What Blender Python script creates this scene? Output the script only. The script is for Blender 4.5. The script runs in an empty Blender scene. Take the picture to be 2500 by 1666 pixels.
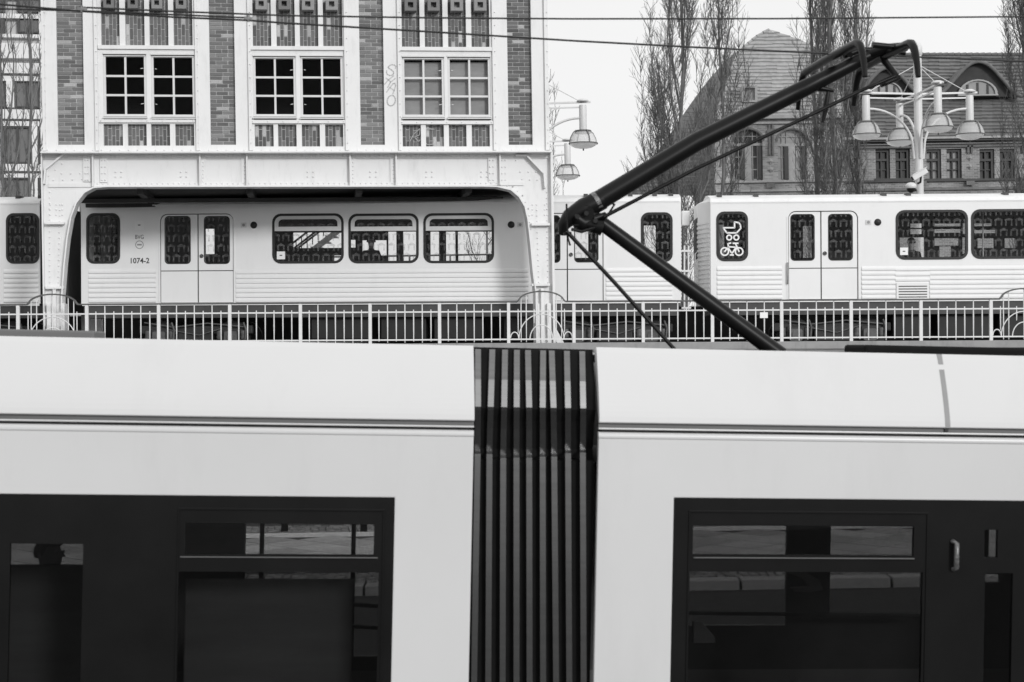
import bpy, math, random
from mathutils import Vector, Matrix
from mathutils.geometry import tessellate_polygon
random.seed(7)
R = math.radians
sc = bpy.context.scene
col = sc.collection

# ---------------------------------------------------------------- camera
FPX, CX, CY, HC = 3906.0, 1250.0, 833.0, 3.35
ROLL = R(0.9)
cR, sR = math.cos(ROLL), math.sin(ROLL)
cam = bpy.data.cameras.new('camera')
cam.sensor_width = 36.0
cam.lens = FPX / 2500.0 * 36.0
cam.clip_end = 6000
cam.clip_start = 0.1
cam.dof.use_dof = True
cam.dof.focus_distance = 36.0
cam.dof.aperture_fstop = 4.6
camo = bpy.data.objects.new('camera', cam)
col.objects.link(camo)
camo.matrix_world = Matrix(((cR, sR, 0, 0), (0, 0, -1, 0), (-sR, cR, 0, HC), (0, 0, 0, 1)))
sc.camera = camo

# ---------------------------------------------------------------- sky and sun
SUN = Vector((0.56, -1.0, 0.38)).normalized()
elev = math.asin(SUN.z)
azim = math.atan2(SUN.x, SUN.y)
world = bpy.data.worlds.new('World')
sc.world = world
world.use_nodes = True
wn, wl = world.node_tree.nodes, world.node_tree.links
wn.clear()
sky = wn.new('ShaderNodeTexSky')
sky.sky_type = 'NISHITA'
sky.sun_disc = False
sky.sun_elevation = elev
sky.sun_rotation = azim
sky.dust_density = 4.0
bw = wn.new('ShaderNodeRGBToBW')
mixw = wn.new('ShaderNodeMix')
mixw.data_type = 'FLOAT'
mixw.inputs[0].default_value = 0.9      # thin white overcast over the clear sky
mixw.inputs[3].default_value = 9.5
bg = wn.new('ShaderNodeBackground')
bg.inputs['Strength'].default_value = 0.1
wo = wn.new('ShaderNodeOutputWorld')
cn = wn.new('ShaderNodeTexNoise')
cn.inputs['Scale'].default_value = 2.2
cn.inputs['Detail'].default_value = 5
wt = wn.new('ShaderNodeTexCoord')
cm = wn.new('ShaderNodeMapRange')
cm.inputs['From Min'].default_value = 0.3
cm.inputs['From Max'].default_value = 0.7
cm.inputs['To Min'].default_value = 8.9
cm.inputs['To Max'].default_value = 10.0
wl.new(wt.outputs['Generated'], cn.inputs['Vector'])
wl.new(cn.outputs[0], cm.inputs['Value'])
wl.new(cm.outputs[0], mixw.inputs[3])
wl.new(sky.outputs[0], bw.inputs[0])
wl.new(bw.outputs[0], mixw.inputs[2])
wl.new(mixw.outputs[0], bg.inputs['Color'])
wl.new(bg.outputs[0], wo.inputs[0])
sl = bpy.data.lights.new('sun', 'SUN')
sl.energy = 1.5
sl.angle = R(10.0)
sl.color = (1, 1, 1)
so = bpy.data.objects.new('sun', sl)
col.objects.link(so)
so.rotation_euler = SUN.to_track_quat('Z', 'Y').to_euler()
so.location = (20, -30, 40)

vs = sc.view_settings
vs.view_transform = 'Standard'
vs.look = 'None'
vs.exposure = 0.1
vs.gamma = 1.0
vs.use_curve_mapping = False
sc.cycles.use_denoising = True
sc.cycles.max_bounces = 10
sc.cycles.transparent_max_bounces = 24

# ---------------------------------------------------------------- pixel -> place
def ray(px, py):
    dx, dy = px - CX, CY - py
    a = dx * cR + dy * sR
    b = -dx * sR + dy * cR
    return Vector((a / FPX, 1.0, b / FPX))

def W(px, py, Y):
    r = ray(px, py)
    return Vector((r.x * Y, Y, HC + r.z * Y))

class Frame:
    """local frame: x along the thing, y away from the viewer, z up"""
    def __init__(s, p0, Y0, p1, Y1, level=False, drop=0.0, base=None):
        A, B = W(p0[0], p0[1], Y0), W(p1[0], p1[1], Y1)
        if level: B.z = A.z
        x = (B - A).normalized()
        y = Vector((0, 0, 1)).cross(x).normalized()
        z = x.cross(y)
        o = A - z * drop
        if base is not None: o = Vector((A.x, A.y, base))
        s.M = Matrix(((x.x, y.x, z.x, o.x), (x.y, y.y, z.y, o.y), (x.z, y.z, z.z, o.z), (0, 0, 0, 1)))
        s.I = s.M.inverted()
        s.O = s.I @ Vector((0, 0, HC))
        s.R3 = s.I.to_3x3()
    def uv(s, px, py, d=0.0):
        v = s.R3 @ ray(px, py)
        t = (d - s.O.y) / v.y
        return s.O.x + v.x * t, s.O.z + v.z * t
    def p(s, px, py, d=0.0):
        x, z = s.uv(px, py, d)
        return Vector((x, d, z))
    def rect(s, x0, y0, x1, y1, d=0.0):
        ym, xm = (y0 + y1) / 2, (x0 + x1) / 2
        return s.uv(x0, ym, d)[0], s.uv(x1, ym, d)[0], s.uv(xm, y1, d)[1], s.uv(xm, y0, d)[1]
    def empty(s, name, label=None, cat=None, group=None):
        o = bpy.data.objects.new(name, None)
        o.empty_display_size = 0.3
        col.objects.link(o)
        o.matrix_world = s.M
        tag(o, label, cat, group)
        return o

def tag(o, label=None, cat=None, group=None, kind=None):
    if label: o['label'] = label
    if cat: o['category'] = cat
    if group: o['group'] = group
    if kind: o['kind'] = kind
    return o

# ---------------------------------------------------------------- mesh builder
def rr(x0, x1, z0, z1, r, n=5):
    pts = []
    for cx, cz, a0 in ((x1 - r, z1 - r, 0), (x0 + r, z1 - r, 90), (x0 + r, z0 + r, 180), (x1 - r, z0 + r, 270)):
        for i in range(n + 1):
            a = R(a0 + 90 * i / n)
            pts.append((cx + r * math.cos(a), cz + r * math.sin(a)))
    return pts

def circ(cx, cz, r, n=16):
    return [(cx + r * math.cos(2 * math.pi * i / n), cz + r * math.sin(2 * math.pi * i / n)) for i in range(n)]

def roundtop(x0, x1, z0, z1, r, left=True, right=True, n=5):
    pts = [(x0, z0), (x1, z0)]
    pts += [(x1 - r + r * math.cos(R(90 * i / n)), z1 - r + r * math.sin(R(90 * i / n))) for i in range(n + 1)] if right else [(x1, z1)]
    pts += [(x0 + r + r * math.cos(R(90 + 90 * i / n)), z1 - r + r * math.sin(R(90 + 90 * i / n))) for i in range(n + 1)] if left else [(x0, z1)]
    return pts

class MB:
    def __init__(s):
        s.v, s.f, s.sm, s.marks = [], [], [], []
    def add(s, vs_, fs, smooth=False):
        k = len(s.v)
        s.marks.append((k, len(s.f)))
        s.v.extend([tuple(q) for q in vs_])
        for f in fs:
            s.f.append(tuple(i + k for i in f))
            s.sm.append(smooth)
    def box(s, x0, x1, y0, y1, z0, z1):
        if x1 < x0: x0, x1 = x1, x0
        if y1 < y0: y0, y1 = y1, y0
        if z1 < z0: z0, z1 = z1, z0
        s.add([(x0, y0, z0), (x1, y0, z0), (x1, y1, z0), (x0, y1, z0), (x0, y0, z1), (x1, y0, z1), (x1, y1, z1), (x0, y1, z1)],
              [(0, 3, 2, 1), (4, 5, 6, 7), (0, 1, 5, 4), (1, 2, 6, 5), (2, 3, 7, 6), (3, 0, 4, 7)])
        return s
    def obox(s, a, b, w, h, up=(0, 0, 1)):
        """bar with rectangular section from a to b; w across, h along up"""
        a, b = Vector(a), Vector(b)
        t = (b - a).normalized()
        side = t.cross(Vector(up))
        if side.length < 1e-4: side = t.cross(Vector((0, 1, 0)))
        side.normalize()
        u = side.cross(t)
        vs_ = []
        for q in (a, b):
            for i, j in ((-1, -1), (1, -1), (1, 1), (-1, 1)):
                vs_.append(q + side * (i * w / 2) + u * (j * h / 2))
        s.add(vs_, [(0, 1, 2, 3), (7, 6, 5, 4), (0, 4, 5, 1), (1, 5, 6, 2), (2, 6, 7, 3), (3, 7, 4, 0)])
        return s
    def prism(s, outer, y0, y1, holes=(), back=True):
        loops = [list(outer)] + [list(h) for h in holes]
        tris = tessellate_polygon([[Vector((x, z, 0)) for x, z in l] for l in loops])
        flat = [q for l in loops for q in l]
        n = len(flat)
        fs = []
        for t in tris:
            a, b, c = [flat[i] for i in t]
            ar = (b[0] - a[0]) * (c[1] - a[1]) - (c[0] - a[0]) * (b[1] - a[1])
            if abs(ar) < 1e-10: continue
            t = tuple(t) if ar > 0 else (t[0], t[2], t[1])
            fs.append(t)
            if back: fs.append(tuple(i + n for i in reversed(t)))
        vs_ = [(x, y0, z) for x, z in flat] + [(x, y1, z) for x, z in flat]
        k = 0
        for li, l in enumerate(loops):
            m = len(l)
            ar = sum(l[i][0] * l[(i + 1) % m][1] - l[(i + 1) % m][0] * l[i][1] for i in range(m))
            ccw = (ar > 0) == (li == 0)
            for i in range(m):
                a, b = k + i, k + (i + 1) % m
                fs.append((b, a, a + n, b + n) if ccw else (a, b, b + n, a + n))
            k += m
        s.add(vs_, fs)
        return s
    def wall(s, x0, x1, z0, z1, y0, y1, rects):
        """slab with rectangular openings (x0, x1, z0, z1), one watertight shell"""
        xs = sorted({x0, x1} | {min(max(q, x0), x1) for t in rects for q in t[:2]})
        zs = sorted({z0, z1} | {min(max(q, z0), z1) for t in rects for q in t[2:4]})
        nx, nz = len(xs), len(zs)
        def solid(i, j):
            if i < 0 or j < 0 or i >= nx - 1 or j >= nz - 1: return False
            cx, cz = (xs[i] + xs[i + 1]) / 2, (zs[j] + zs[j + 1]) / 2
            return not any(t[0] < cx < t[1] and t[2] < cz < t[3] for t in rects)
        vs_ = [(x, y, z) for y in (y0, y1) for z in zs for x in xs]
        I = lambda i, j, k: k * nx * nz + j * nx + i
        fs = []
        for j in range(nz - 1):
            for i in range(nx - 1):
                if not solid(i, j): continue
                fs.append((I(i, j, 0), I(i + 1, j, 0), I(i + 1, j + 1, 0), I(i, j + 1, 0)))
                fs.append((I(i, j + 1, 1), I(i + 1, j + 1, 1), I(i + 1, j, 1), I(i, j, 1)))
                for di, dj, a, b in ((-1, 0, (i, j + 1), (i, j)), (1, 0, (i + 1, j), (i + 1, j + 1)), (0, -1, (i, j), (i + 1, j)), (0, 1, (i + 1, j + 1), (i, j + 1))):
                    if not solid(i + di, j + dj):
                        fs.append((I(*b, 0), I(*a, 0), I(*a, 1), I(*b, 1)))
        s.add(vs_, fs)
        return s
    def each(s, name, m, parent, bevel=0.0):
        """every solid added so far becomes an object of its own"""
        for (v0, f0), (v1, f1) in zip(s.marks, s.marks[1:] + [(len(s.v), len(s.f))]):
            q = MB()
            q.add(s.v[v0:v1], [tuple(i - v0 for i in f) for f in s.f[f0:f1]])
            q.build(name, m, parent, bevel=bevel)
    def sweepx(s, prof, x0, x1, caps=True, smooth=False):
        n = len(prof)
        vs_ = [(x0, y, z) for y, z in prof] + [(x1, y, z) for y, z in prof]
        s.add(vs_, [(i, (i + 1) % n, (i + 1) % n + n, i + n) for i in range(n)], smooth)
        if caps:
            t = tessellate_polygon([[Vector((y, z, 0)) for y, z in prof]])
            s.add(vs_, [tuple(q) for q in t] + [tuple(i + n for i in reversed(q)) for q in t])
        return s
    def tube(s, pts, r, n=8, caps=True, smooth=True):
        pts = [Vector(q) for q in pts]
        rs = r if isinstance(r, (list, tuple)) else [r] * len(pts)
        prev = None
        vs_ = []
        for i, q in enumerate(pts):
            t = (pts[min(i + 1, len(pts) - 1)] - pts[max(i - 1, 0)]).normalized()
            if prev is None:
                prev = t.orthogonal().normalized()
            u = (prev - t * prev.dot(t))
            u = u.normalized() if u.length > 1e-6 else t.orthogonal().normalized()
            prev = u
            w = t.cross(u)
            for k in range(n):
                a = 2 * math.pi * k / n
                vs_.append(q + (u * math.cos(a) + w * math.sin(a)) * rs[i])
        fs = []
        for i in range(len(pts) - 1):
            for k in range(n):
                fs.append((i * n + k, i * n + (k + 1) % n, (i + 1) * n + (k + 1) % n, (i + 1) * n + k))
        s.add(vs_, fs, smooth)
        if caps:
            s.add(vs_, [tuple(reversed(range(n))), tuple(range((len(pts) - 1) * n, len(pts) * n))])
        return s
    def lathe(s, prof, c=(0, 0, 0), n=20, smooth=True):
        """prof: (radius, z) list revolved about the vertical through c"""
        vs_, fs = [], []
        for r, z in prof:
            for k in range(n):
                a = 2 * math.pi * k / n
                vs_.append((c[0] + r * math.cos(a), c[1] + r * math.sin(a), c[2] + z))
        for i in range(len(prof) - 1):
            for k in range(n):
                fs.append((i * n + k, i * n + (k + 1) % n, (i + 1) * n + (k + 1) % n, (i + 1) * n + k))
        s.add(vs_, fs, smooth)
        return s
    def disc(s, cx, cz, r, y0, y1, n=16):
        return s.prism(circ(cx, cz, r, n), y0, y1)
    def dome(s, x, y, z, r, h, n=6):
        """rivet head facing -y"""
        vs_ = [(x + r * math.cos(2 * math.pi * k / n), y, z + r * math.sin(2 * math.pi * k / n)) for k in range(n)]
        vs_ += [(x + .55 * r * math.cos(2 * math.pi * k / n), y - h, z + .55 * r * math.sin(2 * math.pi * k / n)) for k in range(n)]
        fs = [(k, (k + 1) % n, (k + 1) % n + n, k + n) for k in range(n)] + [tuple(range(n, 2 * n))]
        s.add(vs_, fs, True)
    def mesh(s, name):
        me = bpy.data.meshes.new(name)
        me.from_pydata(s.v, [], s.f)
        me.polygons.foreach_set('use_smooth', s.sm)
        me.update()
        return me
    def build(s, name, m, parent=None, bevel=0.0, **kw):
        o = bpy.data.objects.new(name, s.mesh(name))
        col.objects.link(o)
        if m: o.data.materials.append(m)
        if parent: o.parent = parent
        if bevel:
            b = o.modifiers.new('bevel', 'BEVEL')
            b.width = bevel
            b.segments = 2
            b.limit_method = 'ANGLE'
            b.angle_limit = R(35)
        tag(o, **kw)
        return o

def part(me, name, m, parent, M=None):
    o = bpy.data.objects.new(name, me)
    col.objects.link(o)
    if m and not me.materials: me.materials.append(m)
    o.parent = parent
    if M is not None: o.matrix_local = M
    return o

# ---------------------------------------------------------------- materials
def pmat(name, v, rough=0.5, var=0.08, scale=2.0, st=(1, 1, 1), dirt=0.0, dscale=1.2, bump=0.0, bscale=60, metal=0.0, ior=1.45,
         rand=0.0, island=0.0):
    m = bpy.data.materials.new(name)
    m.use_nodes = True
    N, L = m.node_tree.nodes, m.node_tree.links
    p = N['Principled BSDF']
    p.inputs['Roughness'].default_value = rough
    p.inputs['Metallic'].default_value = metal
    p.inputs['IOR'].default_value = ior
    tc = N.new('ShaderNodeTexCoord')
    mp = N.new('ShaderNodeMapping')
    mp.inputs['Scale'].default_value = st
    L.new(tc.outputs['Object'], mp.inputs['Vector'])
    nz = N.new('ShaderNodeTexNoise')
    nz.inputs['Scale'].default_value = scale
    nz.inputs['Detail'].default_value = 6
    nz.inputs['Roughness'].default_value = 0.6
    L.new(mp.outputs[0], nz.inputs['Vector'])
    mr = N.new('ShaderNodeMapRange')
    mr.inputs['From Min'].default_value = 0.25
    mr.inputs['From Max'].default_value = 0.75
    mr.inputs['To Min'].default_value = v * (1 - var)
    mr.inputs['To Max'].default_value = v * (1 + var)
    L.new(nz.outputs[0], mr.inputs['Value'])
    out = mr.outputs[0]
    def mul(a, b):
        q = N.new('ShaderNodeMath')
        q.operation = 'MULTIPLY'
        L.new(a, q.inputs[0])
        L.new(b, q.inputs[1])
        return q.outputs[0]
    if dirt:
        n2 = N.new('ShaderNodeTexNoise')
        n2.inputs['Scale'].default_value = dscale
        n2.inputs['Detail'].default_value = 9
        n2.inputs['Roughness'].default_value = 0.72
        mp2 = N.new('ShaderNodeMapping')
        mp2.inputs['Scale'].default_value = (2.2, 2.2, 0.5)
        L.new(tc.outputs['Object'], mp2.inputs['Vector'])
        L.new(mp2.outputs[0], n2.inputs['Vector'])
        r2 = N.new('ShaderNodeMapRange')
        r2.inputs['From Min'].default_value = 0.52
        r2.inputs['From Max'].default_value = 0.78
        r2.inputs['To Min'].default_value = 1.0
        r2.inputs['To Max'].default_value = 1.0 - dirt
        L.new(n2.outputs[0], r2.inputs['Value'])
        out = mul(out, r2.outputs[0])
    for amt, kind in ((rand, 'o'), (island, 'i')):
        if amt:
            if kind == 'o':
                g = N.new('ShaderNodeObjectInfo').outputs['Random']
            else:
                g = N.new('ShaderNodeNewGeometry').outputs['Random Per Island']
            r3 = N.new('ShaderNodeMapRange')
            r3.inputs['To Min'].default_value = 1 - amt
            r3.inputs['To Max'].default_value = 1 + amt
            L.new(g, r3.inputs['Value'])
            out = mul(out, r3.outputs[0])
    cc = N.new('ShaderNodeCombineColor')
    for i in range(3): L.new(out, cc.inputs[i])
    L.new(cc.outputs[0], p.inputs['Base Color'])
    if bump:
        nb = N.new('ShaderNodeTexNoise')
        nb.inputs['Scale'].default_value = bscale
        nb.inputs['Detail'].default_value = 4
        L.new(tc.outputs['Object'], nb.inputs['Vector'])
        b = N.new('ShaderNodeBump')
        b.inputs['Strength'].default_value = bump
        b.inputs['Distance'].default_value = 0.01
        L.new(nb.outputs[0], b.inputs['Height'])
        L.new(b.outputs[0], p.inputs['Normal'])
    return m

def glass(name, trans, gloss_ior=1.3, rough=0.01, film=None):
    """thin pane: tinted see-through plus a Fresnel reflection; film = printed pattern of pale marks"""
    m = bpy.data.materials.new(name)
    m.use_nodes = True
    N, L = m.node_tree.nodes, m.node_tree.links
    N.clear()
    out = N.new('ShaderNodeOutputMaterial')
    tr = N.new('ShaderNodeBsdfTransparent')
    tr.inputs[0].default_value = (trans, trans, trans, 1)
    gl = N.new('ShaderNodeBsdfGlossy')
    gl.inputs['Roughness'].default_value = rough
    fr = N.new('ShaderNodeFresnel')
    fr.inputs['IOR'].default_value = gloss_ior
    mx = N.new('ShaderNodeMixShader')
    L.new(fr.outputs[0], mx.inputs[0])
    src = tr.outputs[0]
    if film:
        cell, fv, alpha = film
        tc = N.new('ShaderNodeTexCoord')
        sp = N.new('ShaderNodeSeparateXYZ')
        L.new(tc.outputs['Object'], sp.inputs[0])
        def M_(op, a, b=None):
            q = N.new('ShaderNodeMath')
            q.operation = op
            for i, w in enumerate((a, b)):
                if w is None: continue
                if isinstance(w, (int, float)): q.inputs[i].default_value = w
                else: L.new(w, q.inputs[i])
            return q.outputs[0]
        nz = N.new('ShaderNodeTexNoise')
        nz.inputs['Scale'].default_value = 8
        nz.inputs['Detail'].default_value = 4
        L.new(tc.outputs['Object'], nz.inputs['Vector'])
        row_ = M_('DIVIDE', sp.outputs[2], cell)
        row = M_('FLOOR', row_)
        fz = M_('FRACT', row_)
        off = M_('MULTIPLY', M_('MODULO', row, 2.0), 0.5)
        fx = M_('FRACT', M_('ADD', M_('DIVIDE', sp.outputs[0], cell), off))
        ax = M_('ABSOLUTE', M_('SUBTRACT', fx, 0.5))
        # lintel with a raised middle, two outer columns
        lint = M_('MULTIPLY', M_('GREATER_THAN', fz, 0.62), M_('LESS_THAN', M_('ADD', fz, M_('MULTIPLY', ax, 0.5)), 0.92))
        lint = M_('MULTIPLY', lint, M_('LESS_THAN', ax, 0.4))
        cols = M_('MULTIPLY', M_('GREATER_THAN', ax, 0.2), M_('LESS_THAN', ax, 0.36))
        cols = M_('MULTIPLY', cols, M_('MULTIPLY', M_('GREATER_THAN', fz, 0.12), M_('LESS_THAN', fz, 0.62)))
        g = M_('MAXIMUM', lint, cols)
        g = M_('MULTIPLY', M_('MULTIPLY', g, alpha), M_('MAXIMUM', M_('MULTIPLY', M_('SUBTRACT', nz.outputs[0], 0.28), 4.2), 0.1))
        df = N.new('ShaderNodeBsdfDiffuse')
        df.inputs[0].default_value = (fv, fv, fv, 1)
        m2 = N.new('ShaderNodeMixShader')
        L.new(g, m2.inputs[0])
        L.new(tr.outputs[0], m2.inputs[1])
        L.new(df.outputs[0], m2.inputs[2])
        src = m2.outputs[0]
    L.new(src, mx.inputs[1])
    L.new(gl.outputs[0], mx.inputs[2])
    L.new(mx.outputs[0], out.inputs[0])
    return m

M = {}
M['steel'] = pmat('white_painted_steel', 0.73, 0.45, 0.03, 1.5, dirt=0.17, dscale=2.2)
M['steel_dirty'] = pmat('weathered_white_steel', 0.74, 0.5, 0.08, 3, dirt=0.5, dscale=3.0)
M['brick'] = pmat('clinker_brick', 0.16, 0.8, 0.12, 30, bump=0.4, bscale=120, rand=0.36, island=0.30)
M['brick_pale'] = pmat('bleached_brick', 0.36, 0.85, 0.15, 30, bump=0.3, bscale=120, rand=0.2, island=0.2)
M['mortar'] = pmat('mortar', 0.50, 0.9, 0.12, 12, bump=0.3)
M['winframe'] = pmat('white_window_paint', 0.64, 0.4, 0.04, 4, dirt=0.12, dscale=4)
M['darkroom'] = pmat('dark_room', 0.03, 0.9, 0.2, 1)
M['blind'] = pmat('grey_roller_blind', 0.50, 0.9, 0.18, 1.4, st=(1, 1, 3))
M['paneglass'] = glass('window_glass', 0.72, 1.16)
M['soffit'] = pmat('dark_soffit', 0.045, 0.8, 0.3, 2)  # near-black tone, also on the platform block and dormer cheeks
M['train'] = pmat('train_paint', 0.79, 0.30, 0.02, 1.0, dirt=0.05, dscale=1.5)
M['traindoor'] = pmat('train_door_paint', 0.80, 0.32, 0.02, 1.2, dirt=0.04)
M['trainroof'] = pmat('train_roof_paint', 0.80, 0.5, 0.05, 2, dirt=0.15)
M['rubber'] = pmat('black_rubber', 0.016, 0.55, 0.2, 6)
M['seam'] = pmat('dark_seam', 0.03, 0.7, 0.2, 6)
M['alu'] = pmat('pale_aluminium', 0.62, 0.35, 0.05, 6)
M['trainglass'] = glass('patterned_train_glass', 0.90, 1.2, film=(0.235, 0.26, 0.16))
M['cleartrainglass'] = glass('far_train_glass', 0.95, 1.15)
M['traininside'] = pmat('train_interior', 0.05, 0.7, 0.2, 3)
M['seat'] = pmat('train_seat_cloth', 0.08, 0.9, 0.3, 25)
M['underframe'] = pmat('grey_underframe', 0.06, 0.6, 0.2, 4, dirt=0.3)
M['equip'] = pmat('black_equipment_box', 0.016, 0.6, 0.3, 3, dirt=0.3)
M['bogie'] = pmat('bogie_steel', 0.022, 0.6, 0.3, 6, bump=0.3)
M['bogielight'] = pmat('greasy_bogie_casting', 0.09, 0.5, 0.4, 8, bump=0.3)
M['print'] = pmat('dark_lettering', 0.05, 0.6, 0.05, 10)
M['printgrey'] = pmat('grey_lettering', 0.28, 0.6, 0.05, 10)
M['sticker'] = pmat('white_sticker', 0.82, 0.5, 0.03, 10)
M['paint_grey'] = pmat('grey_spray_paint', 0.50, 0.7, 0.2, 14)
M['rail'] = pmat('railing_paint', 0.70, 0.4, 0.06, 6, dirt=0.12, dscale=5)
M['handrail'] = pmat('dark_handrail', 0.10, 0.35, 0.2, 6)
M['tram'] = pmat('tram_paint', 0.60, 0.28, 0.05, 0.35, dirt=0.06, dscale=.7)
M['tramroofside'] = pmat('tram_roof_panel_paint', 0.62, 0.55, 0.03, 0.4, dirt=0.05, dscale=.8)
M['tramgrey'] = pmat('tram_grey_trim', 0.13, 0.45, 0.06, 3)
M['tramblack'] = pmat('tram_black_glazing_band', 0.010, 0.14, 0.2, 2, ior=1.27)
M['tramglass'] = glass('tinted_tram_glass', 0.66, 1.3)
M['tramfar'] = glass('tram_far_glass', 0.80, 1.14)
M['traminside'] = pmat('dark_tram_interior', 0.30, 0.7, 0.2, 3)
M['tramgreyin'] = pmat('grey_tram_partition', 0.62, 0.6, 0.15, 1.5, st=(1, 1, 6))
M['bellows'] = pmat('bellows_fabric', 0.006, 0.8, 0.3, 8, ior=1.25)
M['bellowrib'] = pmat('bellows_rib', 0.235, 0.2, 0.14, 5, st=(.2, .2, 9), metal=1.0)
M['panto'] = pmat('pantograph_black', 0.008, 0.36, 0.2, 5, ior=1.27)
M['pantogrey'] = pmat('patchy_grey_metal', 0.16, 0.35, 0.7, 45, metal=.4)  # strong patchiness imitates a broken reflection on the tram door handle
M['wire'] = pmat('overhead_wire', 0.014, 0.5, 0.2, 5)
M['seamgrey'] = pmat('grey_sealing_strip', 0.27, 0.6, 0.1, 6)
M['tramglassdark'] = glass('deep_tinted_tram_glass', 0.42, 1.33)
M['asphalt'] = pmat('asphalt', 0.065, 0.9, 0.25, 5, dirt=0.3, dscale=.6, bump=0.5, bscale=90)
M['ground'] = pmat('city_ground', 0.22, 0.95, 0.2, 0.3)
M['slab'] = pmat('paving_slab', 0.46, 0.85, 0.16, 6, rand=0.22, bump=0.3, bscale=50)
M['joint'] = pmat('slab_bedding', 0.06, 0.95, 0.2, 8)
M['cobble'] = pmat('cobble', 0.30, 0.85, 0.2, 14, island=0.4)
M['kerb'] = pmat('granite_kerb', 0.45, 0.8, 0.15, 14)
M['whiteline'] = pmat('white_line', 0.8, 0.8, 0.08, 10)
M['concrete'] = pmat('concrete', 0.30, 0.9, 0.15, 3, dirt=0.35, dscale=1.5, bump=0.3)
M['bounce'] = pmat('bounce_slab_concrete', 0.24, 0.9, 0.1, 3, dirt=0.2)
M['ballast'] = pmat('ballast', 0.06, 0.95, 0.4, 18, bump=0.8, bscale=30)
M['railsteel'] = pmat('rail_steel', 0.2, 0.4, 0.2, 5, metal=0.6)
M['bark'] = pmat('poplar_bark', 0.17, 0.9, 0.35, 7, st=(1, 1, .3))
M['twig'] = pmat('poplar_twig', 0.15, 0.9, 0.35, 3)
M['lamp'] = pmat('lamp_paint', 0.66, 0.38, 0.04, 5, dirt=0.08)
M['lampcage'] = pmat('lamp_cage', 0.14, 0.4, 0.1, 5)
def lampmat(name, v, kind):
    m = bpy.data.materials.new(name)
    m.use_nodes = True
    N, L = m.node_tree.nodes, m.node_tree.links
    p = N['Principled BSDF']
    p.inputs['Base Color'].default_value = (v, v, v, 1)
    p.inputs['Roughness'].default_value = .2
    o = N['Material Output']
    mx = N.new('ShaderNodeMixShader')
    t = N.new('ShaderNodeBsdfTransparent' if kind == 'clear' else 'ShaderNodeBsdfTranslucent')
    t.inputs[0].default_value = (.95, .95, .95, 1)
    mx.inputs[0].default_value = .55 if kind == 'clear' else .8
    L.new(p.outputs[0], mx.inputs[1])
    L.new(t.outputs[0], mx.inputs[2])
    L.new(mx.outputs[0], o.inputs[0])
    return m
M['lampdome'] = lampmat('lamp_glass_dome', .85, 'clear')
M['lampold'] = pmat('lamp_reflector', 0.60, 0.35, 0.18, 6, metal=0.0)
M['lampglass'] = lampmat('opal_lamp_glass', .9, 'opal')
M['tile_light'] = pmat('sunny_roof_tile', 0.33, 0.8, 0.22, 4, bump=0.5, bscale=14, island=0.08)  # lighter tone of the sunward slope is put into the colour
M['tile_dark'] = pmat('dark_roof_tile', 0.15, 0.8, 0.25, 4, bump=0.5, bscale=14, island=0.10)  # darker tile colour, also paints the shade of the side slope
M['schoolbrick'] = None
M['stone'] = pmat('sandstone_trim', 0.36, 0.85, 0.15, 5)
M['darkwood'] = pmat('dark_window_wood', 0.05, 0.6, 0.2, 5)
M['schoolglass'] = pmat('far_window_glass', 0.28, 0.08, 0.3, 0.5, ior=1.6)
M['schoolglassdark'] = pmat('far_window_glass_dark', 0.04, 0.08, 0.3, 0.5, ior=1.5)
M['officewhite'] = pmat('office_white_band', 0.72, 0.7, 0.06, 1)
M['officegrey'] = pmat('office_pale_wall', 0.50, 0.8, 0.12, 1)
M['officeglass'] = pmat('office_glass', 0.13, 0.06, 0.3, 0.8, ior=1.6)
M['skin'] = pmat('skin', 0.30, 0.6, 0.05, 8)
M['coat'] = pmat('dark_coat', 0.025, 0.9, 0.2, 12)
M['hair'] = pmat('dark_hair', 0.012, 0.7, 0.3, 40)
M['camwhite'] = pmat('camera_housing', 0.72, 0.35, 0.04, 6)
M['stairsteel'] = pmat('stair_paint', 0.80, 0.5, 0.04, 4)
M['stairdark'] = pmat('stair_dark_metal', 0.05, 0.5, 0.1, 4)

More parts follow.
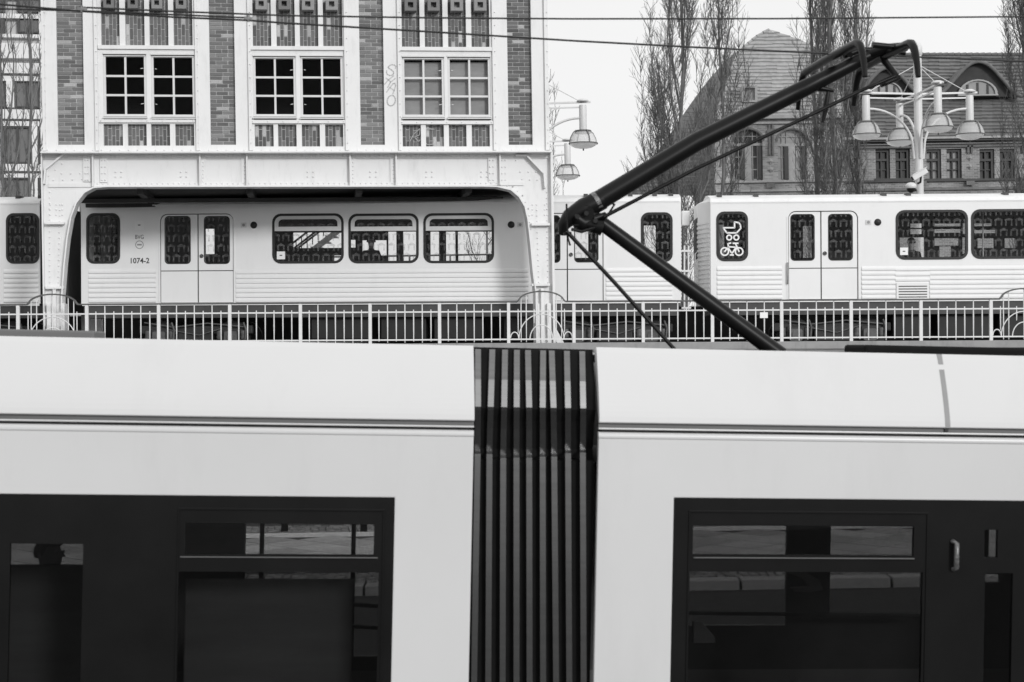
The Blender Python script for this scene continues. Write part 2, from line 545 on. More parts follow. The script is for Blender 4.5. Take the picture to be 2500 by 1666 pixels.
def brickwall(name, v, vm, bw_=0.25, rh=0.083):
    m = bpy.data.materials.new(name)
    m.use_nodes = True
    N, L = m.node_tree.nodes, m.node_tree.links
    p = N['Principled BSDF']
    p.inputs['Roughness'].default_value = 0.9
    tc = N.new('ShaderNodeTexCoord')
    sp = N.new('ShaderNodeSeparateXYZ')
    cb = N.new('ShaderNodeCombineXYZ')
    L.new(tc.outputs['Object'], sp.inputs[0])
    L.new(sp.outputs[0], cb.inputs[0])
    L.new(sp.outputs[2], cb.inputs[1])
    b = N.new('ShaderNodeTexBrick')
    b.inputs['Color1'].default_value = (v * .7, v * .7, v * .7, 1)
    b.inputs['Color2'].default_value = (v * 1.35, v * 1.35, v * 1.35, 1)
    b.inputs['Mortar'].default_value = (vm, vm, vm, 1)
    b.inputs['Scale'].default_value = 1
    b.inputs['Brick Width'].default_value = bw_
    b.inputs['Row Height'].default_value = rh
    b.inputs['Mortar Size'].default_value = 0.012
    L.new(cb.outputs[0], b.inputs['Vector'])
    nz = N.new('ShaderNodeTexNoise')
    nz.inputs['Scale'].default_value = 0.8
    nz.inputs['Detail'].default_value = 8
    L.new(tc.outputs['Object'], nz.inputs['Vector'])
    mr = N.new('ShaderNodeMapRange')
    mr.inputs['From Min'].default_value = .3
    mr.inputs['From Max'].default_value = .7
    mr.inputs['To Min'].default_value = .7
    mr.inputs['To Max'].default_value = 1.2
    L.new(nz.outputs[0], mr.inputs['Value'])
    mx = N.new('ShaderNodeMix')
    mx.data_type = 'RGBA'
    mx.blend_type = 'MULTIPLY'
    mx.inputs[0].default_value = 1.0
    L.new(b.outputs[0], mx.inputs[6])
    L.new(mr.outputs[0], mx.inputs[7])
    L.new(mx.outputs[2], p.inputs['Base Color'])
    return m
M['schoolbrick'] = brickwall('school_brickwork', 0.22, 0.36)
M['schoolbrick_light'] = brickwall('pale_school_brickwork', 0.30, 0.38)

def text_mesh(body, size, name, bold=.018):
    cu = bpy.data.curves.new(name, 'FONT')
    cu.body = body
    cu.size = size
    cu.extrude = 0.001
    cu.offset = size * bold
    cu.resolution_u = 3
    cu.align_x = 'CENTER'
    cu.align_y = 'CENTER'
    o = bpy.data.objects.new(name, cu)
    me = bpy.data.meshes.new_from_object(o)
    bpy.data.objects.remove(o)
    me.transform(Matrix.Rotation(R(90), 4, 'X'))
    return me

def ribbon(mb, pts, w, y, t=0.002):
    """flat paint stroke in the xz plane at depth y"""
    for a, b in zip(pts[:-1], pts[1:]):
        d = Vector((b[0] - a[0], b[1] - a[1]))
        if d.length < 1e-6: continue
        d.normalize()
        n = Vector((-d.y, d.x)) * w / 2
        e = d * w * .3
        mb.prism([(a[0] - n.x - e.x, a[1] - n.y - e.y), (b[0] - n.x + e.x, b[1] - n.y + e.y), (b[0] + n.x + e.x, b[1] + n.y + e.y), (a[0] + n.x - e.x, a[1] + n.y - e.y)], y - t, y, back=False)

def arc(cx, cz, rx, rz, a0, a1, n=12):
    return [(cx + rx * math.cos(R(a0 + (a1 - a0) * i / n)), cz + rz * math.sin(R(a0 + (a1 - a0) * i / n))) for i in range(n + 1)]

def interp(tab, y):
    if y <= tab[0][1]: return tab[0][0]
    for (xa, ya), (xb, yb) in zip(tab[:-1], tab[1:]):
        if y <= yb: return xa + (xb - xa) * (y - ya) / max(1e-6, yb - ya)
    return tab[-1][0]

DECK = 3.02          # level of the viaduct behind the tram
# ================================================================ SETTING
def setting():
    g = MB()
    g.add([(-3000, -3000, 0), (3000, -3000, 0), (3000, 3000, 0), (-3000, 3000, 0)], [(0, 1, 2, 3)])
    g.build('ground', M['ground'], kind='structure')
    r = MB()
    r.add([(-60, -6, .004), (60, -6, .004), (60, 21.2, .004), (-60, 21.2, .004)], [(0, 1, 2, 3)])
    r.build('road', M['asphalt'], kind='structure')
    tr = MB()
    for y in (10.45, 11.88):
        for q in (y - .035, y + .035):
            a, b = Vector((-12, q - 1.45, .011)), Vector((12, q + 1.45, .011))
            tr.obox(a, b, .022, .012)
    tr.build('tram_track', M['railsteel'], kind='structure')
    ks = MB().box(-40, 40, 21.26, 21.5, -.1, .10).build('kerb', M['joint'], kind='structure')
    x = -12.0
    while x < 12:
        MB().box(x, x + 0.965, 21.2, 21.5, -.1, .14 + random.uniform(-.004, .004)).build('kerb_stone', M['kerb'], ks, bevel=.012)
        x += 1.0
    pv = MB()
    pv.box(-60, 60, 21.5, 30.6, -.1, .10)
    pav = pv.build('pavement', M['joint'], kind='structure')
    # paving slabs laid on the diagonal
    s = 0.72
    sl_ = MB().box(-s / 2 + .018, s / 2 - .018, -s / 2 + .018, s / 2 - .018, 0, .045).mesh('slab')
    h = s * math.sqrt(.5)
    n = 0
    for j in range(-2, 9):
        for i in range(-9, 10):
            cx, cy = i * 2 * h + (h if j % 2 else 0), 23.2 + j * h
            if not (22.8 < cy < 26.6) or n > 290: continue
            o = part(sl_, 'slab', M['slab'], pav, Matrix.Translation((cx, cy, .10 + random.uniform(0, .006))) @ Matrix.Rotation(R(45), 4, 'Z'))
            n += 1
    cb = MB()
    for y0, y1 in ((21.52, 22.3), (27.2, 28.3)):
        yy = y0
        while yy < y1:
            xx = -9.5 + random.uniform(0, .1)
            while xx < 9.5:
                w = random.uniform(.10, .15)
                cb.box(xx, xx + w - .034, yy, yy + .088, .09, .135 + random.uniform(0, .014))
                xx += w
            yy += .13
    o = cb.build('cobble_strip', M['cobble'], pav, kind='stuff')
    wl_ = MB().box(-30, 30, 26.95, 27.12, .10, .155)
    wl_.build('white_line', M['whiteline'], pav)
    # retaining wall, its coping and the railway deck
    rw = MB().box(-60, 60, 32.2, 33.2, -.2, DECK - .3)
    rw.build('retaining_wall', M['concrete'], bevel=.02, label='long grey concrete retaining wall below the railing behind the tram', cat='wall')
    d = MB().box(-90, 90, 33.2, 43.5, -.2, DECK - .02)
    d.build('railway_embankment', M['ballast'], kind='structure')
    MB().box(-60, 60, 33.35, 35.3, DECK - .02, DECK + .05).build('bounce_slab', M['bounce'], kind='structure', bevel=.02)  # added slab, put there to bounce light onto the train side
    MB().box(-60, 60, 40.7, 43.4, DECK - .02, DECK + 1.14).build('platform', M['soffit'], kind='structure')  # added dark block, closes the bright gap under the cars
    for yy in (36.9, 38.4):
        q = MB()
        q.box(-60, 60, yy - .035, yy + .035, DECK - .02, DECK + .12)
        q.box(-60, 60, yy - .07, yy + .07, DECK - .02, DECK + .01)
        q.build('rail', M['railsteel'], kind='structure')
setting()

# ================================================================ FENCE (railing)
def railing():
    F = Frame((212, 744), 33.75, (2419, 731), 33.55)
    root = F.empty('railing', 'white steel railing with arched panels running along the viaduct edge', 'railing')
    posts = [-135, 44, 212, 387.5, 561, 733.5, 903.6, 1073, 1241.6, 1401, 1570, 1739, 1908, 2077.6, 2248, 2419, 2580, 2750]
    arches = {1, 8, 15}
    TOP = 0.0
    def zr(py_off):  # metres below the top rail line
        return -py_off * 33.65 / FPX
    X = [F.uv(x, 745 - (x - 650) * .006)[0] for x in posts]
    zmid, zbot, zpost, ztall, zshort = zr(23), zr(91), zr(106), zr(98), zr(95)
    coping = MB().box(X[0], X[-1], -.28, .30, zr(118), zr(100))
    coping.build('coping', M['concrete'], root, bevel=.01)
    me_post = MB().box(-.033, .033, -.03, .03, zpost, -.006).mesh('post')
    def bar(z0, z1, w=.011):
        mb = MB()
        mb.tube([(0, 0, z0), (0, 0, z0 + (z1 - z0) * .5), (0, 0, z1 - .02), (0, 0, z1)], [w * .75, w * 1.15, w, w * .8], 6)
        return mb.mesh('baluster')
    me_t, me_s = bar(ztall, -.012, .0125), bar(zshort, zr(17), .0125)
    for x in X:
        part(me_post, 'post', M['rail'], root, Matrix.Translation((x, 0, 0)))
    for i in range(len(X) - 1):
        a, b = X[i], X[i + 1]
        ar = i in arches
        if not ar:
            for k in range(1, 8):
                part(me_t if k % 2 == 0 else me_s, 'baluster', M['rail'], root, Matrix.Translation((a + (b - a) * k / 8, 0, 0)))
        for nm, z, m, hh in (('middle_rail', zmid, M['rail'], .030), ('bottom_rail', zbot, M['rail'], .030)):
            MB().box(a + .033, b - .033, -.016, .016, z - hh / 2, z + hh / 2).build(nm, m, root)
        if not ar:
            mb = MB().box(a, b, -.032, .032, -.014, .020)
            mb.build('top_rail', M['handrail'], root, bevel=.006)
        else:
            w = b - a
            c = (a + b) / 2
            hw = w * .345
            pts = [(a, 0, .003)] + [(a + w * .13, 0, .003)]
            rz = .205
            pts += [(c + hw * math.cos(t), 0, .015 + rz * math.sin(t) ** 1.0) for t in [math.pi - math.pi * k / 18 for k in range(1, 18)]]
            pts += [(b - w * .13, 0, .003), (b, 0, .003)]
            mb = MB()
            for p_, q_ in zip(pts[:-1], pts[1:]):
                mb.obox(Vector(p_), Vector(q_), .064, .030)
            mb.build('arched_top_rail', M['handrail'], root)
            def ztop(x):
                t = (x - c) / hw
                return .015 + rz * math.sqrt(max(0, 1 - t * t)) if abs(t) < 1 else 0
            for k, fr in enumerate((.145, .27, .39, .5, .61, .73, .855)):
                x = a + w * fr
                tall = fr in (.27 - .10,) or k in (1, 3, 5)
                tall = k in (1, 3, 5)
                if k in (0, 6):
                    me = bar(zr(75), zr(17))
                elif tall:
                    me = bar(ztall, ztop(x) - .012)
                else:
                    me = bar(zr(52), zr(17))
                part(me, 'baluster', M['rail'], root, Matrix.Translation((x, 0, 0)))
            for fr in (.27 - .08 + .0, .73 + .08):
                x = a + w * fr
                part(bar(ztall, ztop(x) - .012), 'baluster', M['rail'], root, Matrix.Translation((x, 0, 0)))
            for hwid, ztp in ((.345 * w, zr(30)), (.175 * w, zr(56))):
                mb = MB()
                mb.tube([(c + hwid * math.cos(t), 0, zbot + (ztp - zbot) * math.sin(t)) for t in [math.pi * k / 20 for k in range(21)]], .0125, 6)
                mb.build('arch_bar', M['rail'], root)
            for s_ in (.09, .91):
                x = a + w * s_
                mb = MB()
                mb.tube([(x + .085 * math.cos(t), 0, zbot + .03 + .12 * math.sin(t)) for t in [math.pi * k / 12 for k in range(13)]], .0125, 6)
                mb.build('scroll', M['rail'], root)
    # small warning plate wired on
    x0, x1, z0, z1 = F.rect(1855, 763, 1874, 777)
    MB().box(x0, x1, -.03, -.02, z0, z1).build('plate', M['sticker'], root)
railing()

# ================================================================ BRIDGE BUILDING
def building():
    F = Frame((113, 372), 34.6, (1340, 372), 35.9, level=True, base=DECK)
    root = F.empty('bridge_building', 'brick and white riveted steel building standing on a portal over the railway', 'building')
    uv, rect = F.uv, F.rect
    TOPY = -70
    xl, xr = uv(103, 150)[0], uv(1338, 150)[0]
    zledge = uv(720, 372)[1]
    ztop = uv(720, TOPY)[1]
    pill = [(139, 204), (512, 573.5), (878.5, 937), (1239.5, 1298)]
    bays = [(247, 472), (617, 839), (981, 1199)]
    # ---- facade steel frame (one plate with openings)
    holes, brick_rects = [], []
    for i, (a, b) in enumerate(pill):
        x0, _, z0, _ = rect(a, 300, b, 354)
        x1 = rect(a, 300, b, 354)[1]
        hx0, hx1 = uv(a, 180)[0], uv(b, 180)[0]
        brick_rects.append((hx0, hx1, z0, ztop - .05))
    sp_up = [[(247, 292), (306, 353), (365, 411), (424, 470)], [(617, 662), (675, 720), (732, 777), (789, 836)], [(981, 1025), (1037, 1081), (1094, 1138), (1151, 1195)]]
    sp_lo = [[(253, 300), (312, 358), (369, 415), (428, 474)], [(622, 668), (679, 724), (737, 781), (794, 838)], [(983, 1028), (1040, 1084), (1096, 1139), (1152, 1196)]]
    up_rects, lo_rects, win_rects = [], [], []
    for b in range(3):
        yb = (111, 113, 115)[b]
        for a, c in sp_up[b]:
            x0, x1, z0, _ = rect(a, 60, c, yb)
            up_rects.append((x0, x1, z0, ztop - .05))
        y0, y1 = ((303, 356), (304, 358), (304, 358))[b]
        for a, c in sp_lo[b]: lo_rects.append(rect(a, y0, c, y1))
    for a, y0, c, y1 in ((252, 129, 358, 290), (369, 131, 476, 291), (618, 134, 723, 290), (733, 134, 838, 291), (982, 136, 1085, 291), (1093, 136, 1198, 291)):
        win_rects.append(rect(a, y0, c, y1))
    def rc(t): return [(t[0], t[2]), (t[1], t[2]), (t[1], t[3]), (t[0], t[3])]
    allr = brick_rects + up_rects + lo_rects + win_rects
    pl = MB().wall(xl, xr, zledge, ztop, 0.0, .14, allr)
    pl.build('steel_frame', M['steel'], root, bevel=.006)
    # edge angles and pilaster strips
    ang = MB()
    for a, b in ((103, 110), (231, 239), (477, 483), (606, 613), (841, 847), (971, 977), (1202, 1208), (1329, 1338)):
        x0, x1 = uv(a, 170)[0], uv(b, 170)[0]
        ang.box(x0, x1, -.065, -.001, zledge + .032, ztop)
    ang.each('edge_angle', M['steel'], root)
    mem = MB()
    for b, (a, c) in enumerate(bays):
        dy = b * 2
        for y0, y1, pr in ((112, 121, .05), (292, 300, .05)):
            x0, x1, z0, z1 = rect(a - 8, y0 + dy, c + 4, y1 + dy)
            mem.box(x0, x1, -pr, -.001, z0, z1)
    mem.each('transom', M['steel'], root)
    # ---- brick pillars: mortar bed + single bricks
    RH, BT = .0845, .0665
    nb = 0
    bm_cache = {}
    stuff, pale = MB(), MB()
    def brick_mesh(L_, m):
        k = (round(L_, 2), m)
        if k not in bm_cache: bm_cache[k] = MB().box(0, k[0], -.015, .03, 0, BT).mesh('brick')
        return bm_cache[k]
    for i, (x0, x1, z0, z1) in enumerate(brick_rects):
        bed = MB().box(x0 - .002, x1 + .002, .110, .16, z0 - .002, z1 + .002).build('brick_pillar', M['mortar'], root)
        z = z0 + .01
        r_ = 0
        w = x1 - x0
        while z + BT < z1:
            pat = ([.245, w - .245 - .026] if w < .5 else [.118, .245, w - .118 - .245 - .044]) if r_ % 2 else [.25, w - .25 - .026]
            if r_ % 4 == 2: pat = pat[::-1]
            if r_ % 7 == 3: pat = [.25, .118, w - .118 - .25 - .044]
            x = x0 + .004
            for L_ in pat:
                L_ = max(.05, L_)
                dd = random.uniform(-.004, .004)
                if i in (0, 1, 2) and nb < 298 and z < uv(400, -4)[1]:
                    m_ = 'brick_pale' if random.random() < .09 else 'brick'
                    part(brick_mesh(L_, m_), 'brick', M[m_], bed, Matrix.Translation((x, .108 + dd, z)))
                    nb += 1
                else:
                    (pale if random.random() < .1 else stuff).box(x, x + L_, .093 + dd, .14, z, z + BT)
                x += L_ + .018
            z += RH
            r_ += 1
    # ---- spandrels with bricks on end
    for grp, rects, nm in ((0, up_rects, 'upper'), (1, lo_rects, 'lower')):
        for x0, x1, z0, z1 in rects:
            MB().box(x0 - .002, x1 + .002, .115, .16, z0 - .002, z1 + .002).build('brick_spandrel', M['mortar'], root)
            n = 5
            w = (x1 - x0) / n
            for k in range(n):
                z = z0 - (.02, .11, .02, .13, .03)[k] + .005
                while z < z1:
                    za, zb = max(z, z0 + .004), min(z + .235, z1 - .004)
                    if zb - za > .03:
                        (pale if random.random() < .1 else stuff).box(x0 + k * w + .008, x0 + (k + 1) * w - .008, .10 + random.uniform(-.004, .004), .14, za, zb)
                    z += .252
    stuff.build('brickwork', M['brick'], root, kind='stuff')
    pale.build('pale_brickwork', M['brick_pale'], root, kind='stuff')
    # ---- square terracotta blocks
    kb = [(254, 280, 24), (313, 338, 24), (371, 397, 25), (430, 456, 25), (624, 652, 27), (680, 708, 27), (737, 766, 28), (795, 824, 28), (987, 1016, 30), (1043, 1072, 30), (1099, 1129, 30), (1156, 1186, 30)]
    for a, b, yb in kb:
        x0, x1, z0, z1 = rect(a, yb - 29, b, yb)
        cx, cz = (x0 + x1) / 2, (z0 + z1) / 2
        h = (x1 - x0) * .22
        mb = MB().prism([(x0, z0), (x1, z0), (x1, z1), (x0, z1)], -.15, .075, [[(cx - h, cz - h), (cx + h, cz - h), (cx + h, cz + h), (cx - h, cz + h)]])
        mb.box(cx - h - .002, cx + h + .002, .0, .02, cz - h - .002, cz + h + .002)
        mb.build('terracotta_block', M['brick'], root, bevel=.008)
    # ---- windows
    for wi, (x0, x1, z0, z1) in enumerate(win_rects):
        fw = .055
        fr = MB()
        zs = z0 + .055
        ix0, ix1, iz0, iz1 = x0 + fw, x1 - fw, zs + .045, z1 - .085
        fr.prism([(x0, zs), (x1, zs), (x1, z1), (x0, z1)], .02, .12, [[(ix0, iz0), (ix1, iz0), (ix1, iz1), (ix0, iz1)]])
        fr.box(x0 - .01, x1 + .01, -.015, .02, z1 - .035, z1)           # drip moulding
        fr.box(x0 + .02, x1 - .02, -.0, .02, z1 - .075, z1 - .055)
        win = fr.build('window', M['winframe'], root, bevel=.004)
        mu = MB()
        cx = (ix0 + ix1) / 2 + .01
        mu.box(cx - .022, cx + .022, .035, .095, iz0, iz1)
        hz = (iz1 - iz0) / 3
        for k in (1, 2):
            for q in ((ix0, cx - .022), (cx + .022, ix1)):
                mu.box(q[0], q[1], .04, .09, iz0 + k * hz - .022, iz0 + k * hz + .022)
        mu.each('glazing_bar', M['winframe'], win)
        for k in range(3):
            for a, b in ((ix0, cx - .022), (cx + .022, ix1)):
                t = random.uniform(-.008, .008)
                pm = MB()
                q0, q1 = iz0 + k * hz + .02, iz0 + (k + 1) * hz - .02
                pm.add([(a, .07 + t, q0), (b, .07 - t, q0), (b, .07 - t, q1), (a, .07 + t, q1)], [(0, 1, 2, 3)])
                pm.build('pane', M['paneglass'], win)
        hd = MB()
        side = ix1 - .02 if wi % 2 == 0 else ix0 + .02
        sg = -1 if wi % 2 == 0 else 1
        for zz in (iz0 + hz * .55, iz0 + hz * 2.4):
            hd.obox((side + .01, .005, zz), (side + sg * .05, .0, zz - .01), .012, .012)
        hd.each('handle', M['winframe'], win)
        sb = MB().box(x0 - .02, x1 + .01, -.07, .05, z0 - .005, z0 + .022)
        sb.build('sill', M['winframe'], win)
        MB().box(x0, x1, -.045, .05, z0 + .036, z0 + .054).build('sill_strip', M['winframe'], win)
        MB().box(x0 + .005, x1 - .005, -.035, .05, z0 + .0225, z0 + .0355).build('sill_shade_strip', M['seam'], win)  # dark strip draws the shadow line under the sill
        MB().box(x0 + .01, x1 - .01, -.050, .02, z0 - .022, z0 - .0055).build('sill_shade_strip', M['seam'], win)  # second dark strip, shade below the sill as a solid
        MB().box(x0 + .01, x1 - .01, -.004, .019, z1 - .052, z1 - .042).build('drip_shade_strip', M['seam'], win)  # dark strip carries the shade under the drip moulding
        if wi >= 4:
            MB().box(x0, x1, .19, .20, z0, z1 - .12).build('roller_blind', M['blind'], win)
    # things in the rooms that catch light through the lower panes
    # ---- rooms behind
    rm = MB()
    yb = 5.2
    rm.box(xl, xl + .2, .16, yb, zledge, ztop)
    rm.box(xr - .2, xr, .16, yb, zledge, ztop)
    rm.box(xl, xr, yb, yb + .2, zledge, ztop)
    rm.each('outer_wall', M['brick'], root)
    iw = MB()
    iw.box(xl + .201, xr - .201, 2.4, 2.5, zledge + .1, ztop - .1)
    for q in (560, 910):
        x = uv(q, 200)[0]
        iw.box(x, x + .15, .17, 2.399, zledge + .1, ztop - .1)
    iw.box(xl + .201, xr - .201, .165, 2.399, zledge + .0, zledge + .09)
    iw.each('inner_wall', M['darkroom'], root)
    MB().box(xl - .1, xr + .1, -.1, yb + .3, ztop, ztop + .25).build('roof', M['concrete'], root)
    # ---- girder
    zb = uv(720, 457)[1]
    gx0, gx1 = uv(107, 415)[0], uv(1342, 415)[0]
    fl = MB()
    fl.box(gx0 - .02, gx1 + .02, -.30, .1, zledge - .045, zledge - .012)
    fl.box(gx0 - .02, gx1 + .02, -.035, .1, zledge - .011, zledge + .03)
    fl.each('top_flange', M['steel'], root, bevel=.004)
    # ---- portal web plate with curved opening
    inl = [(152, 800), (153, 727), (159, 647), (166, 583), (175, 532), (188, 497), (207, 472), (230, 459.5), (262, 457)]
    inr = [(1178, 456), (1212, 457), (1246, 465), (1266, 482), (1280, 506), (1287, 537), (1294, 598), (1300, 666), (1307, 717), (1308, 800)]
    iP = [uv(*q) for q in inl + inr]
    zbase = DECK + .0
    zfoot = .0
    oL, oR = uv(108, 560)[0], uv(1345, 560)[0]
    def fz(z): return z - 0
    iP[0] = (iP[0][0], .12)
    iP[-1] = (iP[-1][0], .12)
    outer = [(oL, .12)] + [iP[0]] + iP[1:-1] + [iP[-1]] + [(oR, .12), (oR, zledge - .046), (oL, zledge - .046)]
    MB().prism(outer, .02, .06).build('web_plate', M['steel'], root)
    fb = MB()
    for a, b in zip(iP[:-1], iP[1:]):
        fb.obox(Vector((a[0], .07, a[1])), Vector((b[0], .07, b[1])), .44, .03, up=(0, 0, 1) if abs(b[0] - a[0]) > abs(b[1] - a[1]) else (1, 0, 0))
    fb.build('portal_flange', M['steel'], root)
    # outer edge flanges and angles
    of = MB()
    of.box(oL - .03, oL - .0, -.13, .22, .05, zledge - .046)
    of.box(oR, oR + .03, -.13, .22, .05, zledge - .046)
    of.box(oR + .031, oR + .075, .02, .06, .05, zledge - .1)
    of.each('edge_flange', M['steel'], root)
    # stiffeners and their angle legs
    st = MB()
    sx = [uv(q, 415)[0] for q in (228, 489, 603.5, 855, 967, 1220)]
    for x in sx:
        st.box(x - .017, x + .017, -.12, .019, zb + .02, zledge - .047)
    st.each('stiffener', M['steel'], root)
    lg = MB()
    for x, s_ in zip(sx, (1, 1, -1, 1, -1, -1)):
        lg.box(x + s_ * .018, x + s_ * .13, -.006, .019, zb + .1, zledge - .14)
    gxL, gxR = uv(235, 415)[0], uv(1213, 415)[0]
    lg.box(oL + .1, gxR + .6, -.010, .019, zb + .018, zb + .1)
    lg.box(oL + .0, oR - .0, -.010, .019, zledge - .139, zledge - .047)
    # wide splice plates at the panel ends
    for a, b, y0, y1 in ((244, 262, 386, 446), (1192, 1209, 386, 446), (203, 221, 386, 444)):
        x0, x1, z0, z1 = rect(a, y0, b, y1)
        lg.box(x0, x1, -.018, .019, z0, z1)
    lg.each('angle_iron', M['steel'], root)
    # gusset diagonals
    dg = MB()
    pl_ = [(109, 450), (112, 414), (157, 377)]
    pr_ = [(1258, 381), (1285, 381), (1327, 425), (1330, 460)]
    for P_ in (pl_, pr_):
        q = [uv(*t) for t in P_]
        for a, b in zip(q[:-1], q[1:]):
            dg.obox(Vector((a[0], -.045, a[1])), Vector((b[0], -.045, b[1])), .13, .035, up=(0, 0, 1))
    dg.each('gusset_strip', M['steel'], root)
    # columns: channel posts with cross plates and feet
    cl = MB()
    for a, b in ((117, 136), (136, 150)):
        pass
    for (xa, xb), ys in (((113, 158), (546, 703)), ((1296, 1341), (549, 696))):
        for yy in ys:
            x0, x1, z0, z1 = rect(xa, yy - 3, xb, yy + 3)
            cl.box(x0, x1, -.12, .019, z0, z1)
    cl.each('cross_plate', M['steel'], root, bevel=.004)
    for side, (xa, xb) in enumerate(((116, 160), (1306, 1344))):
        x0, x1 = uv(xa, 780)[0], uv(xb, 780)[0]
        cm = MB()
        w = x1 - x0
        cm.box(x0, x0 + .09, -.12, .30, .12, uv(xa, 742)[1])
        cm.box(x1 - .09, x1, -.12, .30, .12, uv(xa, 742)[1])
        cm.box(x0 + .09, x1 - .09, -.02, .0, .12, uv(xa, 742)[1])
        cm.box(x0 + .13, x0 + .20, -.09, -.021, .12, uv(xa, 705)[1])
        cm.build('column', M['steel_dirty'], root, bevel=.006)
        ft = MB().lathe([(.0, .16), (.2, .16), (.23, .11), (.30, .06), (.33, .0)], ((x0 + x1) / 2, .08, .0), 14)
        ft.build('column_foot', M['steel_dirty'], root)
    br = MB()
    a, b = F.p(1347, 800, .1), F.p(1372, 845, .1)
    br.obox(a, b, .1, .14)
    br.build('brace', M['steel_dirty'], root)
    # ---- rivets
    rv = MB()
    def rivrow(p, q, step, y, r=.017):
        a, b = uv(*p), uv(*q)
        L_ = math.hypot(b[0] - a[0], b[1] - a[1])
        n = max(1, int(L_ / step))
        for k in range(n + 1):
            t = k / n
            rv.dome(a[0] + (b[0] - a[0]) * t, y, a[1] + (b[1] - a[1]) * t, r * 1.25, .024)
    rivrow((238, 449), (1212, 448), .115, -.010)
    rivrow((168, 381), (1255, 381), .10, -.010, .014)
    rivrow((116, 367), (1332, 367), .19, .0, .015)
    for x in (235, 233): pass
    for x in (249, 257, 237, 209, 215, 1196, 1204, 1226, 1234, 1214):
        rivrow((x, 392), (x, 440), .11, -.02 if x in (249, 257, 209, 215, 1196, 1204) else .02)
    for x in (496, 597, 862, 961): rivrow((x, 388), (x, 444), .075, -.006, .014)
    for cx in (289, 448, 758, 911, 1048, 1182):
        for dx in (-7, 7):
            for dy in (-6, 6):
                q = uv(cx + dx, 426 + dy)
                rv.dome(q[0], .02, q[1], .024, .028)
    rivrow((121, 455), (121, 690), .12, .02)
    rivrow((146, 500), (142, 690), .12, .02)
    rivrow((1335, 470), (1338, 690), .12, .02)
    rivrow((1310, 500), (1316, 690), .12, .02)
    for yy in (500, 512, 525): rivrow((122, yy), (152, yy), .12, .02); rivrow((1300, yy), (1330, yy), .14, .02)
    for P_ in ([(118, 430), (168, 385)], [(1260, 392), (1284, 392)], [(1290, 398), (1326, 440)], [(150, 424), (195, 424)], [(130, 440), (200, 438)], [(1270, 420), (1310, 420)], [(1275, 438), (1312, 440)]):
        rivrow(P_[0], P_[1], .17, .02)
    # along the curved flange
    cur = [(170, 540), (180, 505), (198, 478), (222, 463)]
    for a, b in zip(cur[:-1], cur[1:]): rivrow(a, b, .12, .02)
    cur = [(1225, 452), (1252, 456), (1276, 478), (1290, 510), (1296, 560)]
    for a, b in zip(cur[:-1], cur[1:]): rivrow(a, b, .12, .02)
    for x in (109, 234, 481, 609, 845, 974, 1206, 1333):
        rivrow((x, 0), (x + 4, 350), .28, -.066, .013)
    for b, (a, c) in enumerate(bays):
        rivrow((a, 296 + b * 2), (c, 296 + b * 2), .30, -.05, .012)
    rv.build('rivets', M['steel'], root, kind='stuff')
    # ---- soffit and cross beams over the track, rear portal
    zs = zb + .06
    sf = MB().box(gx0 + .3, gx1 - .3, .32, yb, zs, zs + .12)
    sf.build('soffit', M['soffit'], root)
    for q in (330, 600, 870, 1140):
        x = uv(q, 470)[0]
        MB().box(x, x + .14, .33, yb - .2, zs - .17, zs - .001).build('cross_beam', M['soffit'], root)
    for yy in (1.4, 2.6):
        MB().box(gx0 + .5, gx1 - .9, yy, yy + .1, zs - .26, zs - .171).build('soffit_duct', M['soffit'], root)
    rp = MB()
    rp.box(gx0, gx1, yb - .1, yb + .1, zb, zledge)
    rp.box(gx0, gx0 + .5, yb - .1, yb + .1, .05, zb)
    rp.box(gx1 - .5, gx1, yb - .1, yb + .1, .05, zb)
    rp.each('rear_portal', M['steel_dirty'], root)
    # ---- graffiti
    gr = MB()
    def gp_(pts): return [uv(920 + a / 12.06, 140 + b / 12.06) for a, b in pts]
    for stroke in ([(545, 330), (560, 275), (520, 235), (455, 218), (385, 240), (335, 295), (360, 330), (430, 375), (490, 430), (490, 490), (450, 530), (380, 540), (310, 510), (285, 450), (290, 395)],
                   [(500, 545), (340, 670), (225, 800)], [(540, 630), (400, 740), (320, 890)], [(270, 615), (400, 715)],
                   [(285, 1030), (390, 890), (480, 780), (530, 770), (555, 840), (510, 980), (465, 1090)], [(380, 890), (490, 970)],
                   [(425 + 120 * math.cos(6.283 * k / 16) + 15 * math.sin(6.283 * k / 16) * -1, 1280 + 155 * math.sin(6.283 * k / 16)) for k in range(17)]):
        ribbon(gr, gp_(stroke), .027, -.001)
    gr.build('graffiti', M['paint_grey'], root, label='grey sprayed letters SHAO on the white steel pilaster')
    g2 = MB()
    ribbon(g2, [uv(a, b, .05) for a, b in ((1000, 347), (1010, 328), (1026, 314), (1024, 330), (1012, 335), (1022, 346), (1032, 335))], .016, .045)
    ribbon(g2, [uv(a, b, .05) for a, b in ((1060, 316), (1045, 314), (1034, 328), (1033, 344), (1044, 354), (1062, 352))], .016, .045)
    g2.build('graffiti', M['stone'], root, label='pale sprayed scrawl across the brick spandrels under the window with blinds')
    return F
building()

